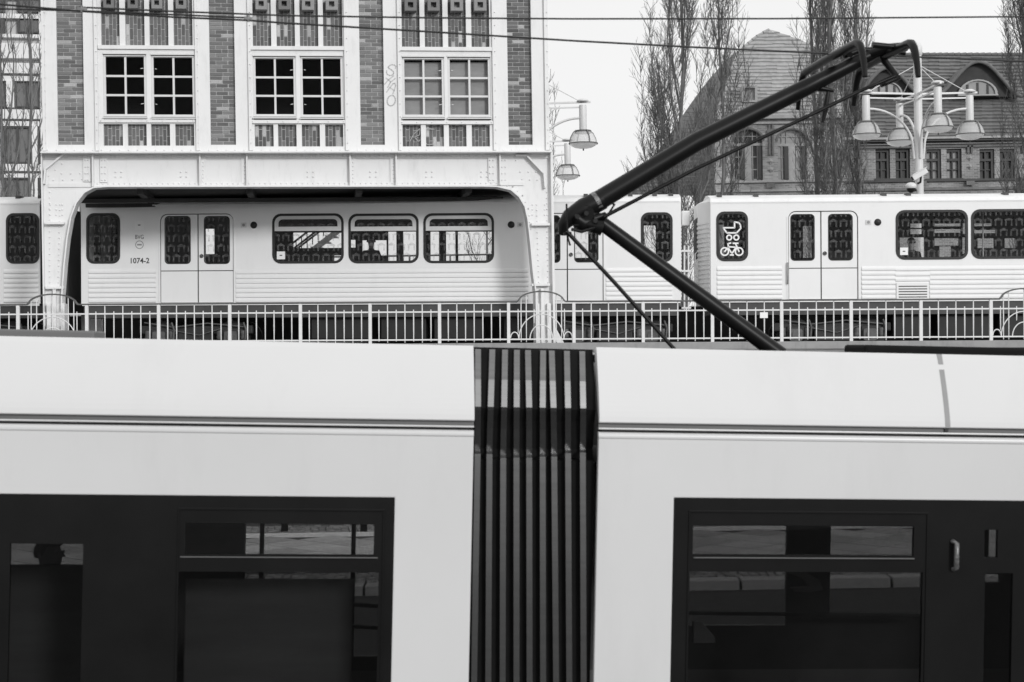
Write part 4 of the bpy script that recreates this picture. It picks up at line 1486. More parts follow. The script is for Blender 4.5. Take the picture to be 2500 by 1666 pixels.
# ================================================================ TRAM
def tram():
    F = Frame((0, 1030), 9.66, (2500, 1066), 10.42)
    drop = F.uv(1250, 1048)[1]
    zg = drop
    root = F.empty('tram', 'pale articulated tram with raised pantograph filling the foreground', 'tram')
    uv, rect, p = F.uv, F.rect, F.p
    WD = 2.4
    xL0, xL1 = -6.0, uv(1156, 1100)[0]
    xR0, xR1 = uv(1461, 1100)[0], uv(1250, 1048)[0] + 11.0
    zbot = -2.55
    zwt = uv(500, 1211)[1]
    zwtR = uv(2000, 1219)[1]
    zwb = zwt - 1.55
    zft = uv(600, 833)[1]
    zftR = uv(2000, 859)[1]
    wxL, wxR = uv(960, 1400)[0], uv(1642, 1400)[0]
    # side panels
    ztp = zg - .012
    for nm, a, b, wa, wb, zw in (('l', xL0, xL1, xL0 + .3, wxL, zwt), ('r', xR0, xR1, wxR, xR1 - .3, zwtR)):
        mb = MB().prism([(a, zbot), (b, zbot), (b, ztp - .02), (a, ztp - .02)], 0, .05, [[(wa, zwb), (wb, zwb), (wb, zw), (wa, zw)]])
        # rolled top edge
        pr = [(.05, ztp - .021)] + [(.022 - .022 * math.cos(t), ztp - .022 + .022 * math.sin(t)) for t in [math.pi / 2 * k / 6 for k in range(7)]][0:0]
        mb.build('side_panel', M['tram'], root, bevel=.006)
        ed = MB().sweepx([(-.0006, ztp - .040), (-.0012, ztp - .030), (-.0016, ztp - .022), (.0, ztp - .013), (.006, ztp - .004), (.016, ztp + .001), (.05, ztp + .002), (.05, ztp - .040)], a, b, smooth=True)
        ed.build('panel_top_edge', M['tram'], root)
        # black glazing band with panes
        MBx = MB().box(a + .02, b - .02, .03, .12, ztp + .0025, zg + .004)
        MBx.build('gap_seal', M['rubber'], root)
    ledge = MB()
    for a, b, zt_ in ((xL0, xL1, zft), (xR0, xR1, zftR)):
        # roof side panel: convex fairing leaning inwards
        z1 = zg + .055
        n = 14
        pr = []
        for k in range(n + 1):
            t = k / n
            pr.append((-.02 + .17 * t ** 1.3, z1 + (zt_ - z1) * t))
        pr[-1] = (pr[-1][0] + .004, pr[-1][1])
        pr += [(pr[-1][0] + .012, zt_ - .004), (pr[-1][0] + .06, zt_ - .012)]
        low = [(.02, z1 - .004), (-.006, z1 - .008), (-.016, z1 - .006)]
        prof = low + pr + [(.22, zt_ - .03), (.03, z1 + .02)]
        s_ = MB().sweepx(prof, a, b, smooth=False)
        s_.build('roof_side_panel', M['tramroofside'], root)
        MB().sweepx([(.012, zg + .046), (.012, zg + .018), (.03, zg + .018), (.03, zg + .046)], a, b).build('recess_shade_strip', M['tramgrey'], root)  # grey strip holds the underside shade of the roof panel in its colour
        MB().sweepx([(-.004, zg + .017), (-.006, zg + .010), (-.002, zg + .005), (.04, zg + .005), (.04, zg + .017)], a, b).build('trim_strip', M['tram'], root)
        # roof sheet and far side
        MB().box(a, b, .20, WD - .2, zt_ - .10, zt_ - .05).build('roof', M['tramgrey'], root)
        MB().box(a, b, WD - .05, WD, zwt + .05, zt_ - .04).build('far_upper_wall', M['tram'], root)
        MB().box(a, b, WD - .05, WD, zbot, zwb).build('far_lower_wall', M['tram'], root)
        MB().box(a + .05, b - .05, .06, WD - .06, zbot + .15, zbot + .25).build('floor', M['traminside'], root)
        MB().box(a + .05, b - .05, .06, WD - .06, zwt + .16, zwt + .2).build('ceiling', M['traminside'], root)
        MB().box(a + .05, b - .05, .051, .058, zwt + .03, zg - .02).build('inner_lining', M['traminside'], root)
        MB().box(a + .05, b - .05, .051, .058, zbot + .2, zwb - .01).build('inner_lining', M['traminside'], root)
    for xe in (xL0, xR1 - .05): MB().box(xe, xe + .05, .06, WD - .06, zbot + .2, zg + .3).build('end_wall', M['tram'], root)
    # seam strip on the right roof side panel
    prs = []
    n = 14
    z1 = zg + .055
    for k in range(n + 1):
        t = k / n
        prs.append((-.0215 + .17 * t ** 1.3, z1 + (zftR - z1) * t))
    xs = uv(2312, 1000)[0]
    for t0, t1 in ((0, 11), (12, 14)):
        sub = prs[t0:t1 + 1]
        MB().sweepx(sub + [(y + .008, z) for y, z in reversed(sub)], xs - .017, xs + .017).build('seam_strip', M['seamgrey'], root)
    MB().box(xs - .012, xs + .012, -.001, .011, zg + .02, zg + .05).build('seam_strip', M['rubber'], root)
    # ---- glazing bands: black outer glass with openings for panes
    def band(a, b, z0, z1, panes, nm):
        o = MB().wall(a, b, z0, z1, .004, .040, panes).build('glazing_band', M['tramblack'], root)
        for q in panes:
            g = MB().box(q[0] - .003, q[1] + .003, .018, .022, q[2] - .003, q[3] + .003)
            g.build('pane', M['tramglass' if nm == 'l' and q[3] - q[2] < .3 else 'tramglassdark'], o)
        return o
    def far(panes, a, b):
        o = MB().wall(a, b, zwb, zwt + .05, WD - .05, WD, panes).build('far_glazing_band', M['traminside'], root)
        for q in panes:
            g = MB().box(q[0], q[1], WD - .03, WD - .026, q[2], q[3])
            g.build('far_pane', M['tramfar'], o)
    pl = [rect(20, 1328, 198, 1800), rect(452, 1279, 913, 1355), rect(432, 1397, 921, 1800), rect(-900, 1280, -420, 1800), rect(-330, 1328, -40, 1800)]
    bl = band(xL0 + .3, wxL, zwb, zwt, pl, 'l')
    pr_ = [rect(1692, 1284, 2232, 1356), rect(1680, 1397, 2250, 1800), rect(2404, 1294, 2437, 1362), rect(2402, 1400, 2470, 1800), rect(2540, 1290, 2900, 1800)]
    br = band(wxR, xR1 - .3, zwb, zwtR, pr_, 'r')
    # raised frames round the opening windows
    for (a, y0, c, y1), bd in (((428, 1241, 934, 1810), bl), ((1676, 1248, 2262, 1810), br)):
        q = rect(a, y0, c, y1)
        MB().prism([(q[0], q[2]), (q[1], q[2]), (q[1], q[3]), (q[0], q[3])], -.004, .0035, [[(q[0] + .012, q[2] + .012), (q[1] - .012, q[2] + .012), (q[1] - .012, q[3] - .016), (q[0] + .012, q[3] - .016)]]).build('window_frame', M['tramblack'], bd, bevel=.003)
    for (a, c, y), bd in (((440, 922, 1361), bl), ((1694, 2232, 1363), br)):
        q = rect(a, y - 1, c, y + 1)
        MB().box(q[0], q[1], -.006, .0035, q[2], q[3]).build('hopper_lip', M['tramgrey'], bd)
    far([rect(-760, 1275, -300, 1600, WD), rect(15, 1326, 205, 1470, WD), rect(598, 1276, 632, 1600, WD), rect(643, 1276, 855, 1600, WD), rect(866, 1276, 960, 1600, WD)], xL0, xL1)
    far([rect(1670, 1282, 1916, 1525, WD), rect(2022, 1284, 2246, 1500, WD), rect(2408, 1290, 2436, 1360, WD), rect(2396, 1400, 2436, 1420, WD), rect(2520, 1290, 2900, 1750, WD)], xR0, xR1)
    # handle on the right band; its bars stand in for a striped reflection
    q = rect(2318, 1322, 2341, 1390)
    hb = MB()
    cx = (q[0] + q[1]) / 2
    for k in range(5): hb.box(cx - .012, cx + .014, -.052, -.046, q[2] + .02 + k * .032, q[2] + .03 + k * .032)
    hb.tube([(cx - .012, .0, q[3]), (cx, -.04, q[3] - .01), (cx, -.04, q[2] + .01), (cx - .004, .0, q[2])], .016, 8)
    hb.build('door_handle', M['pantogrey'], br)
    # ---- interior
    q = rect(450, 1268, 598, 1354, 1.6)
    MB().box(q[0], q[1], 1.5, 1.7, q[2], zwt + .15).build('display_box', M['traminside'], root, bevel=.01)
    q = rect(447, 1414, 858, 1900, .5)
    MB().box(q[0], q[1], .5, .53, zbot + .26, q[3]).build('partition', M['tramgreyin'], root, bevel=.01)
    for pts in (((1692, 1570), (1692, 1518), (1712, 1518), (1745, 1555), (1745, 1570)), ((1925, 1400), (1965, 1396), (2000, 1415), (2010, 1440), (1985, 1446), (1940, 1446), (1930, 1436), (1975, 1432), (1960, 1412))):
        MB().prism([uv(a, b, 1.7) for a, b in pts], 1.69, 1.74).build('seat_back', M['tramgreyin'], root, bevel=.008)
    for a, c in ((1700, 1900), (2010, 2220), (40, 190)):
        q = rect(a, 1600, c, 1800, .6)
        MB().box(q[0], q[1], .25, .75, zbot + .25, q[3] - .35).build('seat', M['seat'], root, bevel=.03)
    q = rect(-20, 1379, 230, 1900, .9)
    MB().box(q[0], q[1], .9, .93, zbot + .26, q[3]).build('seat_back', M['tramgreyin'], root, bevel=.02)
    gp = MB()
    for xq, dd in ((1660, .5), (2270, .9), (330, 1.0), (2480, .8)):
        x = uv(xq, 1400, dd)[0]
        gp.tube([(x, dd, zbot + .26), (x, dd, zwt + .15)], .017, 8)
    for yq, xa, xb in ((1497, 1680, 2250), (1690, 1680, 2250), (1475, 840, 930), (1528, 840, 930)):
        a, b = p(xa, yq, 2.1), p(xb, yq + 6, 2.1)
        gp.tube([a, b], .016, 8)
    gp.build('grab_rail', M['traminside'], root)
    hg = MB()
    for xq in (695, 888):
        a = p(xq, 1262, 1.9)
        hg.obox(a, p(xq, 1298, 1.9), .05, .03, up=(0, 1, 0))
    hg.build('hanging_grip', M['traminside'], root)
    # skirt and wheels
    for cx in (-2.8, xR0 + 1.6, xR0 + 6):
        w = MB()
        for dx in (-.9, .9):
            w.prism(circ(cx + dx, zbot - .02, .30, 20), .25, .37)
            w.prism(circ(cx + dx, zbot - .02, .30, 20), 1.9, 2.02)
        w.each('wheel', M['bogie'], root)
    # ---- bellows
    ztopb = uv(1310, 851)[1]
    bel = MB()
    bx0, bx1 = xL1 + .01, xR0 - .01
    zz = lambda y: uv(1310, y)[1]
    prof_b = [(.24, ztopb), (.12, zz(930)), (.075, zz(1000)), (.11, zz(1030)), (.155, zz(1100)), (.15, zz(1122)), (.085, zz(1126)), (.085, zz(1700)), (.085, zbot + .1), (.6, zbot + .1), (.6, ztopb - .02)]
    bo = MB().sweepx(prof_b, bx0, bx1).build('bellows', M['bellows'], root)
    far_b = MB().box(bx0, bx1, WD - .12, WD - .06, zbot + .1, ztopb).build('far_bellows', M['bellows'], root)
    MB().box(bx0, bx1, .6, WD - .12, ztopb - .08, ztopb - .02).build('bellows_roof', M['bellows'], root)
    xt = [(1151, 1162), (1194, 1187), (1230, 1226.5), (1260.5, 1261.5), (1288.5, 1292), (1325, 1324), (1346, 1352), (1385, 1386.5), (1423, 1421)]
    # each pleat: a raised rib following the profile
    for i, (xa, xb2) in enumerate(xt):
        off = random.uniform(-8, 8)
        xt0 = (1161, 1202, 1233, 1262, 1289, 1326, 1347, 1384, 1421.5)[i]
        xm0 = (1162, 1198, 1231, 1261.5, 1292, 1325, 1351.5, 1387, 1424)[i]
        xl0 = (1161, 1195, 1228.6, 1261, 1292, 1325, 1353, 1387, 1423)[i]
        xb0 = (1157, 1192, 1227, 1261, 1293, 1326, 1358, 1390, 1425)[i]
        if i == 0: xt0, xm0, xl0 = 1167, 1167, 1166
        def at(xq, yq, d): return (uv(xq, yq, d)[0], d, zz(yq))
        x1 = uv(xt0, 856, .205)[0]
        top_ = [(x1, .205, ztopb - .012), at(xt0 * .5 + xm0 * .5, 930, .085), at(xm0, 996, .040), at(xm0, 1005, .045), at((xm0 + xl0) / 2, 1050, .082), at(xl0, 1107 + off, .118), at(xl0, 1111 + off, .034)]
        low_ = [at(xl0, 1112 + off, .034), at((xl0 + xb0) / 2, 1400, .030), at(xb0, 1700, .030)]
        low_.append((low_[-1][0], .030, zbot + .15))
        hw = .0185
        for cen in (top_, low_):
            mb = MB()
            vs_, fs = [], []
            for x, y, z in cen:
                vs_ += [(x - hw, y + .04, z), (x - hw, y, z), (x + hw, y, z), (x + hw, y + .04, z)]
            for k in range(len(cen) - 1):
                for q in range(3):
                    fs.append((k * 4 + q, k * 4 + q + 1, k * 4 + q + 5, k * 4 + q + 4))
            mb.add(vs_, fs)
            mb.build('pleat', M['bellowrib'], bo)
    # ---- roof equipment
    q = rect(2095, 846, 2900, 862, 1.0)
    MB().box(uv(2112, 850, .5)[0], q[1] + 2, .5, .95, zftR - .09, uv(2300, 846, .5)[1]).build('roof_box', M['bellows'], root, bevel=.02)
    q = rect(-600, 806, 231, 826, .35)
    MB().box(q[0] - 2, uv(231, 812, .3)[0], .30, .8, zft - .1, q[3] + .016).build('roof_box', M['tramgrey'], root, bevel=.012)
    # ---- pantograph
    D = 1.2
    base = MB()
    b0 = p(1890, 862, D)
    base.box(b0.x - .5, b0.x + .6, .75, 1.65, zftR - .06, zftR - .03)
    for yy in (.8, 1.55): base.box(b0.x - .5, b0.x + .6, yy, yy + .07, zftR - .03, zftR + .0)
    pan = base.build('pantograph', M['panto'], root)
    kn = p(1432, 540, D)
    lo = MB().tube([p(1906, 868, D), p(1834, 815, D), p(1440, 524, D)], [.062, .059, .051], 20)
    lo.build('lower_arm', M['panto'], pan)
    up = MB().tube([p(1420, 512, D), p(1462, 490, D), p(1700, 347, D), p(1960, 218, D), p(2080, 158, D), p(2152, 122, D)], [.070, .071, .068, .062, .050, .036], 20)
    up.build('upper_arm', M['panto'], pan)
    # knee casting: curved horn down-left
    kc = MB().tube([p(1470, 487, D), p(1425, 511, D), p(1390, 532, D), p(1374, 553, D), p(1370, 575, D)], [.074, .078, .062, .045, .016], 14)
    kc.tube([p(1430, 522, D - .07), p(1430, 522, D + .12)], .060, 16)
    kc.tube([p(1400, 528, D - .02), p(1425, 548, D - .02), p(1462, 545, D - .02)], [.05, .06, .05], 10)
    kc.tube([p(1470, 556, D - .04), p(1425, 545, D - .04), p(1400, 552, D - .04)], [.06, .035, .014], 8)
    kc.tube([p(1480, 525, D - .05), p(1450, 535, D - .05)], [.022, .03], 8)
    kc.tube([p(1462, 478, D + .05), p(1500, 500, D + .05), p(1478, 535, D + .05), p(1440, 530, D + .05)], .010, 6)
    kc.tube([p(1395, 560, D - .08), p(1420, 566, D - .08), p(1452, 556, D - .08)], .012, 6)
    kc.build('knee_joint', M['panto'], pan)
    for a, b in ((1430, 522), (1452, 540), (1408, 530)):
        q = p(a, b, D - .08)
        MB().tube([q, q + Vector((0, -.03, 0))], .018, 6).build('bolt', M['panto'], pan)
    cl = MB().tube([p(1452, 483, D - .004) , p(1468, 505, D - .004)], .0, 8) if False else MB()
    a, b = p(1452, 496, D), p(1461, 491, D)
    cl.tube([a, b], .0755, 20)
    cl.build('clamp_band', M['pantogrey'], pan)
    for nm, pts, r in (('tie_rod', [(1384, 566), (1500, 690), (1560, 757), (1640, 846), (1665, 872)], .014), ('guide_rod', [(1474, 530), (1700, 412), (1960, 290), (2110, 218), (2186, 186)], .0135)):
        MB().tube([p(a, b, D - .12) for a, b in pts], r, 8).build(nm, M['panto'], pan)
    hs = MB()
    hs.tube([p(1383, 498, D - .1), p(1386, 580, D - .1), p(1392, 600, D - .1)], .007, 6)
    hs.tube([p(1376, 572, D - .1), p(1395, 570, D - .1)], .012, 6)
    hs.build('cable', M['panto'], pan)
    # head: two collector strips across the tram with drooping horns
    hd = MB()
    apx = p(2152, 122, D)
    hd.tube([apx, p(2160, 150, D), p(2192, 192, D), p(2150, 208, D)], [.034, .026, .03, .02], 10)
    hd.tube([p(2060, 138, D), p(2100, 122, D), p(2180, 124, D), p(2210, 130, D)], [.02, .022, .022, .018], 8)
    hd.tube([p(2075, 134, D - .28), p(2075, 134, D + .28)], .02, 8)
    hd.tube([p(2120, 135, D), p(2165, 118, D - .1), p(2210, 112, D - .2)], [.035, .034, .026], 8)
    hd.tube([p(2130, 110, D - .25), p(2170, 114, D - .25), p(2215, 118, D - .25)], .022, 8)
    hd.build('head_bracket', M['panto'], pan)
    for px_, py_, half, horn, rad in ((2026, 146, .60, .24, .032), (2160, 141, .50, .24, .034)):
        c = p(px_, py_, D)
        cc = MB()
        pts, rs = [], []
        for t in range(-14, 15):
            u = t / 14
            s_ = u * (half + horn)
            dz = 0
            if abs(s_) > half:
                e = (abs(s_) - half) / horn
                dz = -.25 * e ** 1.7
                s_ = math.copysign(half + horn * e * (1 - .3 * e), s_)
            pts.append((c.x, c.y + s_, c.z + dz + .015 * (1 - u * u)))
            rs.append(rad if abs(u) < .66 else rad * (1 - .45 * (abs(u) - .66) / .34))
        cc.tube(pts, rs, 10)
        cc.build('collector_strip', M['panto'], pan)
    st = MB()
    c = p(1960, 226, D)
    st.tube([p(1935, 240, D), p(1985, 213, D), p(2035, 222, D)], [.02, .03, .012], 8)
    st.tube([p(2022, 225, D), p(2015, 268, D), p(2008, 300, D)], [.016, .022, .012], 8)
    st.build('damper', M['panto'], pan)
    return F
FT = tram()
pp = FT.M @ FT.p(112, 1352, 1.5)
fz_ = (FT.M @ Vector((FT.p(112, 1352, 1.5).x, 1.5, -2.30))).z
person((pp.x, pp.y, pp.z - 1.30), R(70), 'dark-coated passenger sitting behind the left tram window')

# ================================================================ OVERHEAD WIRES
def wires():
    D = 1.2
    P = lambda q: FT.M @ FT.p(q[0], q[1], D)
    def wire(name, pts, r, label):
        w = [P(q) for q in pts]
        org = w[0].copy()
        mb = MB().tube([q - org for q in w], r, 6)
        o = mb.build(name, M['wire'], label=label, cat='wire', group='overhead wires above the tram')
        o.location = org
        return o
    wire('overhead_wire', [(-420, -40), (-150, -9), (0, 11), (200, 28), (420, 42), (605, 50), (700, 57), (1050, 78), (1400, 100), (1700, 116), (2000, 130), (2250, 140), (2500, 150), (2950, 168)], .0068, 'lower overhead contact wire sloping down to the pantograph')
    wire('overhead_wire', [(-420, 0), (-150, 14), (0, 22), (200, 27), (420, 36), (607, 44)], .0058, 'short overhead wire ending at the clamp in front of the middle windows')
    wire('overhead_wire', [(192, 18), (420, 28), (700, 38.5), (1050, 44), (1400, 46.5), (1900, 46), (2500, 41), (2950, 34)], .0060, 'upper overhead wire running nearly level right across the picture')
    for (a, b, lab) in (((186, 22), (212, 24), 'small wire clamp near the left brick pillar'), ((596, 45), (616, 47), 'small wire clamp before the middle bay')):
        q0, q1 = P(a), P(b)
        c = (q0 + q1) / 2
        mb = MB()
        mb.obox(q0 - c, q1 - c, .03, .022)
        mb.tube([(0, 0, -.02), (0, 0, .022)], .012, 6)
        o = mb.build('wire_clamp', M['pantogrey'], label=lab, cat='clamp', group='clamps on the overhead wires')
        o.location = c
wires()

# ================================================================ STREET LAMPS
def lamps():
    def lantern(t, c, s=1.0):
        h = t.parent
        mb = MB()
        mb.lathe([(0, 0), (.098, 0), (.105, .05), (.105, .66), (.098, .72)], (0, 0, .40), 16)
        o = mb.build('lantern', M['lamp'], t)
        o.location = c
        dm = MB().lathe([(.10, .40), (.19, .385), (.25, .35), (.31, .275), (.355, .18), (.385, .09), (.395, .045)], n=24)
        dm.build('reflector_dome', M['lampdome'], o)
        bo = MB().lathe([(.385, .044), (.34, -.02), (.24, -.07), (.12, -.092), (0, -.10)], n=24)
        bo.build('bowl', M['lampglass'], o)
        rg = MB()
        rg.tube([(.40 * math.cos(2 * math.pi * k / 24), .40 * math.sin(2 * math.pi * k / 24), .045) for k in range(25)], .016, 6)
        rg.lathe([(.20, .385), (.235, .375), (.255, .335), (.24, .33)], n=20)
        rg.lathe([(.215, .40), (.225, .37), (.235, .40), (.215, .415)], n=20)
        for k in range(4):
            a = R(20 + 90 * k)
            rg.tube([(.215 * math.cos(a), .215 * math.sin(a), .41), (.30 * math.cos(a), .30 * math.sin(a), .345), (.38 * math.cos(a), .38 * math.sin(a), .21), (.43 * math.cos(a), .43 * math.sin(a), .03)], .017, 5)
        rg.build('cage', M['lampcage'], o)
        tip = MB().lathe([(0, -.16), (.02, -.15), (.02, -.1)], n=8)
        tip.build('tip', M['lampcage'], o)
    Y = 44.0
    k = Y / FPX
    top = W(2240, 105, Y)
    base = Vector((W(2242, 300, Y).x, Y, 0))
    def make(name, label):
        t = bpy.data.objects.new(name, None)
        col.objects.link(t)
        tag(t, label, 'street lamp', 'white street lamps with hanging lanterns')
        return t
    t = make('street_lamp', 'white four-armed street lamp standing in front of the brick building')
    t.location = base
    t.rotation_euler = (0, 0, R(6))
    H = top.z
    za = W(2242, 233, Y).z
    po = MB()
    po.lathe([(.16, 0), (.16, 1.2), (.125, 1.3), (.115, za - 3.2), (.112, H - .35)], n=18)
    po.lathe([(.112, H - .35), (.135, H - .33), (.135, H - .1), (.09, H - .02), (.0, H + .02)], n=18)
    po.build('pole', M['lamp'], t)
    arm = 1.47
    for a in (0, 90, 180, 270):
        u = Vector((math.cos(R(a)), math.sin(R(a)), 0))
        ab = MB()
        ab.obox(u * .1 + Vector((0, 0, za + .035)), u * (arm + .22) + Vector((0, 0, za + .075)), .05, .05)
        ab.obox(u * .1 + Vector((0, 0, za - .10)), u * (arm) + Vector((0, 0, za - .07)), .035, .04)
        ab.lathe([(0, .09), (.09, .09), (.16, .055), (.17, .02), (.1, .0)], u * arm + Vector((0, 0, za + .07)), 14)
        ab.build('arm', M['lamp'], t)
        br = MB()
        pts = []
        for q in range(13):
            s_ = q / 12
            ang = R(90 * s_)
            pts.append(u * (arm - .06 - (arm - .22) * math.cos(ang)) + Vector((0, 0, za - 1.45 + 1.08 * math.sin(ang))))
        br.tube([Vector((0, 0, za - 1.75)) + u * .13] + pts, .034, 8)
        br.build('brace', M['lamp'], t)
        sw = MB().tube([Vector((0, 0, H - .65)) + u * .11, u * (arm - .12) + Vector((0, 0, za + .12))], .012, 5)
        sw.build('stay_wire', M['lamp'], t)
        lantern(t, u * arm + Vector((0, 0, za - .07 - 1.06)))
    def dup(src, loc, rz, label, name='street_lamp'):
        c = src.copy()
        col.objects.link(c)
        c.location = loc
        c.rotation_euler = (0, 0, rz)
        c['label'] = label
        for ch in list(src.children):
            d = ch.copy()
            col.objects.link(d)
            d.parent = c
            for g in list(ch.children):
                e = g.copy()
                col.objects.link(e)
                e.parent = d
        return c
    q = W(1295, 300, 44.6)
    za1 = W(1424, 255, 44.6).z
    dup(t, (q.x, q.y, za1 - za), R(3), 'upper white street lamp lantern reaching out from behind the bridge building')
    q = W(1277, 350, 53)
    za2 = W(1388, 349, 53).z
    dup(t, (q.x, q.y, za2 - za), R(3), 'lower and smaller white street lamp lantern beside the bridge building')
    # cameras hung on the right lamp
    cpos = W(2250, 425, Y - .22)
    c = MB()
    a, b = W(2228, 436, Y - .35), W(2262, 416, Y - .35)
    mid = (a + b) / 2
    c.obox(a - mid, b - mid, .15, .15)
    c.obox(a - mid + Vector((-.02, 0, .085)), b - mid + Vector((0, 0, .085)), .19, .02)
    o = c.build('security_camera', M['camwhite'], bevel=.015, label='white box security camera fixed to the lamp pole', cat='security camera')
    o.location = mid
    lens = MB().obox((a - mid) * 1.02 - (b - a).normalized() * .012, (a - mid) - (b - a).normalized() * .001, .1, .1)
    lens.build('lens', M['rubber'], o)
    brk = MB().tube([(.05, .05, -.05), (.06, .15, -.2), (.02, .25, -.22)], .03, 8)
    brk.build('bracket', M['seam'], o)
    mid = W(2224, 456, Y - .3)
    c = MB().lathe([(0, .12), (.10, .10), (.15, .04), (.15, -.02), (.13, -.05)], n=16)
    o = c.build('security_camera', M['camwhite'], label='small white dome security camera below the box camera', cat='security camera')
    o.location = mid
    MB().lathe([(.12, -.045), (.10, -.12), (.05, -.16), (0, -.17)], n=14).build('dome', M['rubber'], o)
    MB().tube([(0, 0, .0), (.16, .12, -.08), (.2, .28, -.08)], .028, 8).build('bracket', M['seam'], o)
lamps()

# ================================================================ SCHOOL BUILDING
def school():
    F = Frame((1750, 440), 74.0, (2500, 437), 74.0, level=True, base=0.0)
    root = F.empty('brick_school', 'old brick building with tiled roofs, arched windows and eyebrow dormers', 'building')
    uv, rect, p = F.uv, F.rect, F.p
    def courses(rows, name, mat, lift=.10):
        """rows: (py, xl, xr, dl, dr) from the top down; overlapping tile courses"""
        bk = MB()
        for (a, b) in zip(rows[:-1], rows[1:]):
            o4 = Vector((0, .05, -.04))
            bk.add([p(b[1], b[0], b[3]) + o4, p(b[2], b[0], b[4]) + o4, p(a[2], a[0], a[4]) + o4, p(a[1], a[0], a[3]) + o4], [(0, 1, 2, 3)])
        roof = bk.build(name, mat, root)
        for (a, b) in zip(rows[:-1], rows[1:]):
            mb = MB()
            n = max(3, int(abs(b[2] - b[1]) / 26))
            for k in range(n):
                t0, t1 = k / n, (k + 1) / n
                ja, jb = random.uniform(-.03, .03), random.uniform(-.03, .03)
                tl = p(a[1] + (a[2] - a[1]) * t0, a[0], a[3] + (a[4] - a[3]) * t0)
                tr_ = p(a[1] + (a[2] - a[1]) * t1, a[0], a[3] + (a[4] - a[3]) * t1)
                bl = p(b[1] + (b[2] - b[1]) * t0, b[0], b[3] + (b[4] - b[3]) * t0) + Vector((0, -lift + jb, jb))
                br_ = p(b[1] + (b[2] - b[1]) * t1, b[0], b[3] + (b[4] - b[3]) * t1) + Vector((0, -lift + jb, jb))
                dn = Vector((0, lift * .6, -lift * .75))
                mb.add([bl, br_, tr_, tl, bl + dn, br_ + dn], [(0, 1, 2, 3), (4, 5, 1, 0)])
            mb.build('tile_course', mat, roof)
        return roof
    # front hipped gable roof of the left block
    le = [(1877, 72), (1846, 90), (1815, 116), (1797, 140), (1780, 185), (1768, 225), (1756, 262), (1750, 284)]
    re = [(1877, 72), (1925, 88), (1965, 102), (2000, 120), (2030, 160), (2050, 210), (2065, 284)]
    rows = []
    y = 72.0
    while y < 284.5:
        t = (284 - y) / 212
        rows.append((y, interp(le, y), interp(re, y), 4.2 * t, 4.2 * t))
        y += 8.8
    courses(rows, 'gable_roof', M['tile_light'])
    # ridge caps along the left hip
    rc_ = MB()
    pts = []
    for (x, yy) in le:
        t = (284 - yy) / 212
        pts.append(p(x, yy, 4.2 * t - .08))
    for a, b in zip(pts[:-1], pts[1:]):
        L_ = (b - a).length
        n = max(1, int(L_ / .34))
        for k in range(n):
            q0, q1 = a.lerp(b, k / n), a.lerp(b, (k + .9) / n)
            MB().tube([q0, q1], [.055, .075], 7).build('hip_tile', M['tile_light'], root)
    # long slope behind it, seen edge-on to the left
    l2 = [(1815, 114), (1770, 150), (1730, 195), (1692, 245), (1655, 300), (1610, 365), (1560, 415), (1500, 450), (1440, 480)]
    r2 = [(1817, 114)] + le[3:] + [(1748, 290), (1746, 480)]
    rows = []
    y = 114.0
    while y < 481:
        t = (480 - y) / 366
        rows.append((y, interp(l2, y), interp(r2, y), 10.0, max(.6, min(4.2, 4.2 * (284 - y) / 212)) + .3))
        y += 9.5
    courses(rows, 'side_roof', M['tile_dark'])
    # walls
    xa, xb = uv(1746, 400)[0], uv(2062, 400)[0]
    zt = uv(1880, 284)[1]
    holes = []
    wins = []
    for a, c in ((1793, 1862), (1899, 1970), (2012, 2056)):
        x0, x1, z0, z1 = rect(a, 316, c, 441)
        if c == 2056: z1 = uv(2030, 360)[1]
        else: pass
        cx, hw = (x0 + x1) / 2, (x1 - x0) / 2
        sp = z1 - hw * .8
        ol = [(x0, z0), (x1, z0)] + [(cx + hw * math.cos(R(t)), sp + hw * .8 * math.sin(R(t))) for t in range(0, 181, 15)]
        holes.append(ol)
        wins.append((x0, x1, z0, z1, sp, ol))
    MB().prism([(xa, 0), (xb, 0), (xb, zt), (xa, zt)], 0.0, .4, holes).build('wall', M['schoolbrick_light'], root)
    for x0, x1, z0, z1, sp, ol in wins:
        cx = (x0 + x1) / 2
        w = MB()
        w.box(x0, x1, .18, .26, sp - .22, sp - .10)
        w.box(x0, x1, .20, .26, z0, z0 + .08)
        w.box(cx - .16, cx + .16, .16, .26, z0, sp - .22)
        fr = w.build('window', M['stone'], root)
        mu = MB()
        for k in range(1, 6):
            x = x0 + (x1 - x0) * k / 6
            if abs(x - cx) < .1: continue
            mu.box(x - .02, x + .02, .20, .25, z0, z1 - .12)
        for zz in (sp + .22, z0 + (sp - z0) * .6, z0 + (sp - z0) * .28):
            mu.box(x0, x1, .21, .24, zz - .02, zz + .02)
        mu.build('glazing_bar', M['stone'], fr)
        MB().prism(ol, .27, .30).build('pane', M['schoolglassdark' if x0 < wins[0][0] + .1 else 'schoolglass'], fr)
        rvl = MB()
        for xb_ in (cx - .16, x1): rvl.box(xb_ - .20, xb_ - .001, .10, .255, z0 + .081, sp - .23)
        rvl.each('reveal_shade', M['darkwood'], fr)  # dark boxes stand for the sun shadow on the right reveals
        a2 = [(cx + (q[0] - cx) * 1.14, sp + (q[1] - sp) * 1.14) for q in ol[2:]]
        MB().prism(ol[2:] + a2[::-1], -.05, -.003).build('brick_arch', M['tile_dark'], root)
    tr_ = MB()
    for y0, y1, pr in ((283, 291, .25), (298, 303, .12), (441, 446, .16), (463, 468, .12)):
        q = rect(1746, y0, 2062, y1)
        tr_.box(xa - pr * .3, xb, -pr, -.002, q[2], q[3])
    tr_.each('cornice', M['stone'], root)
    dp = MB()
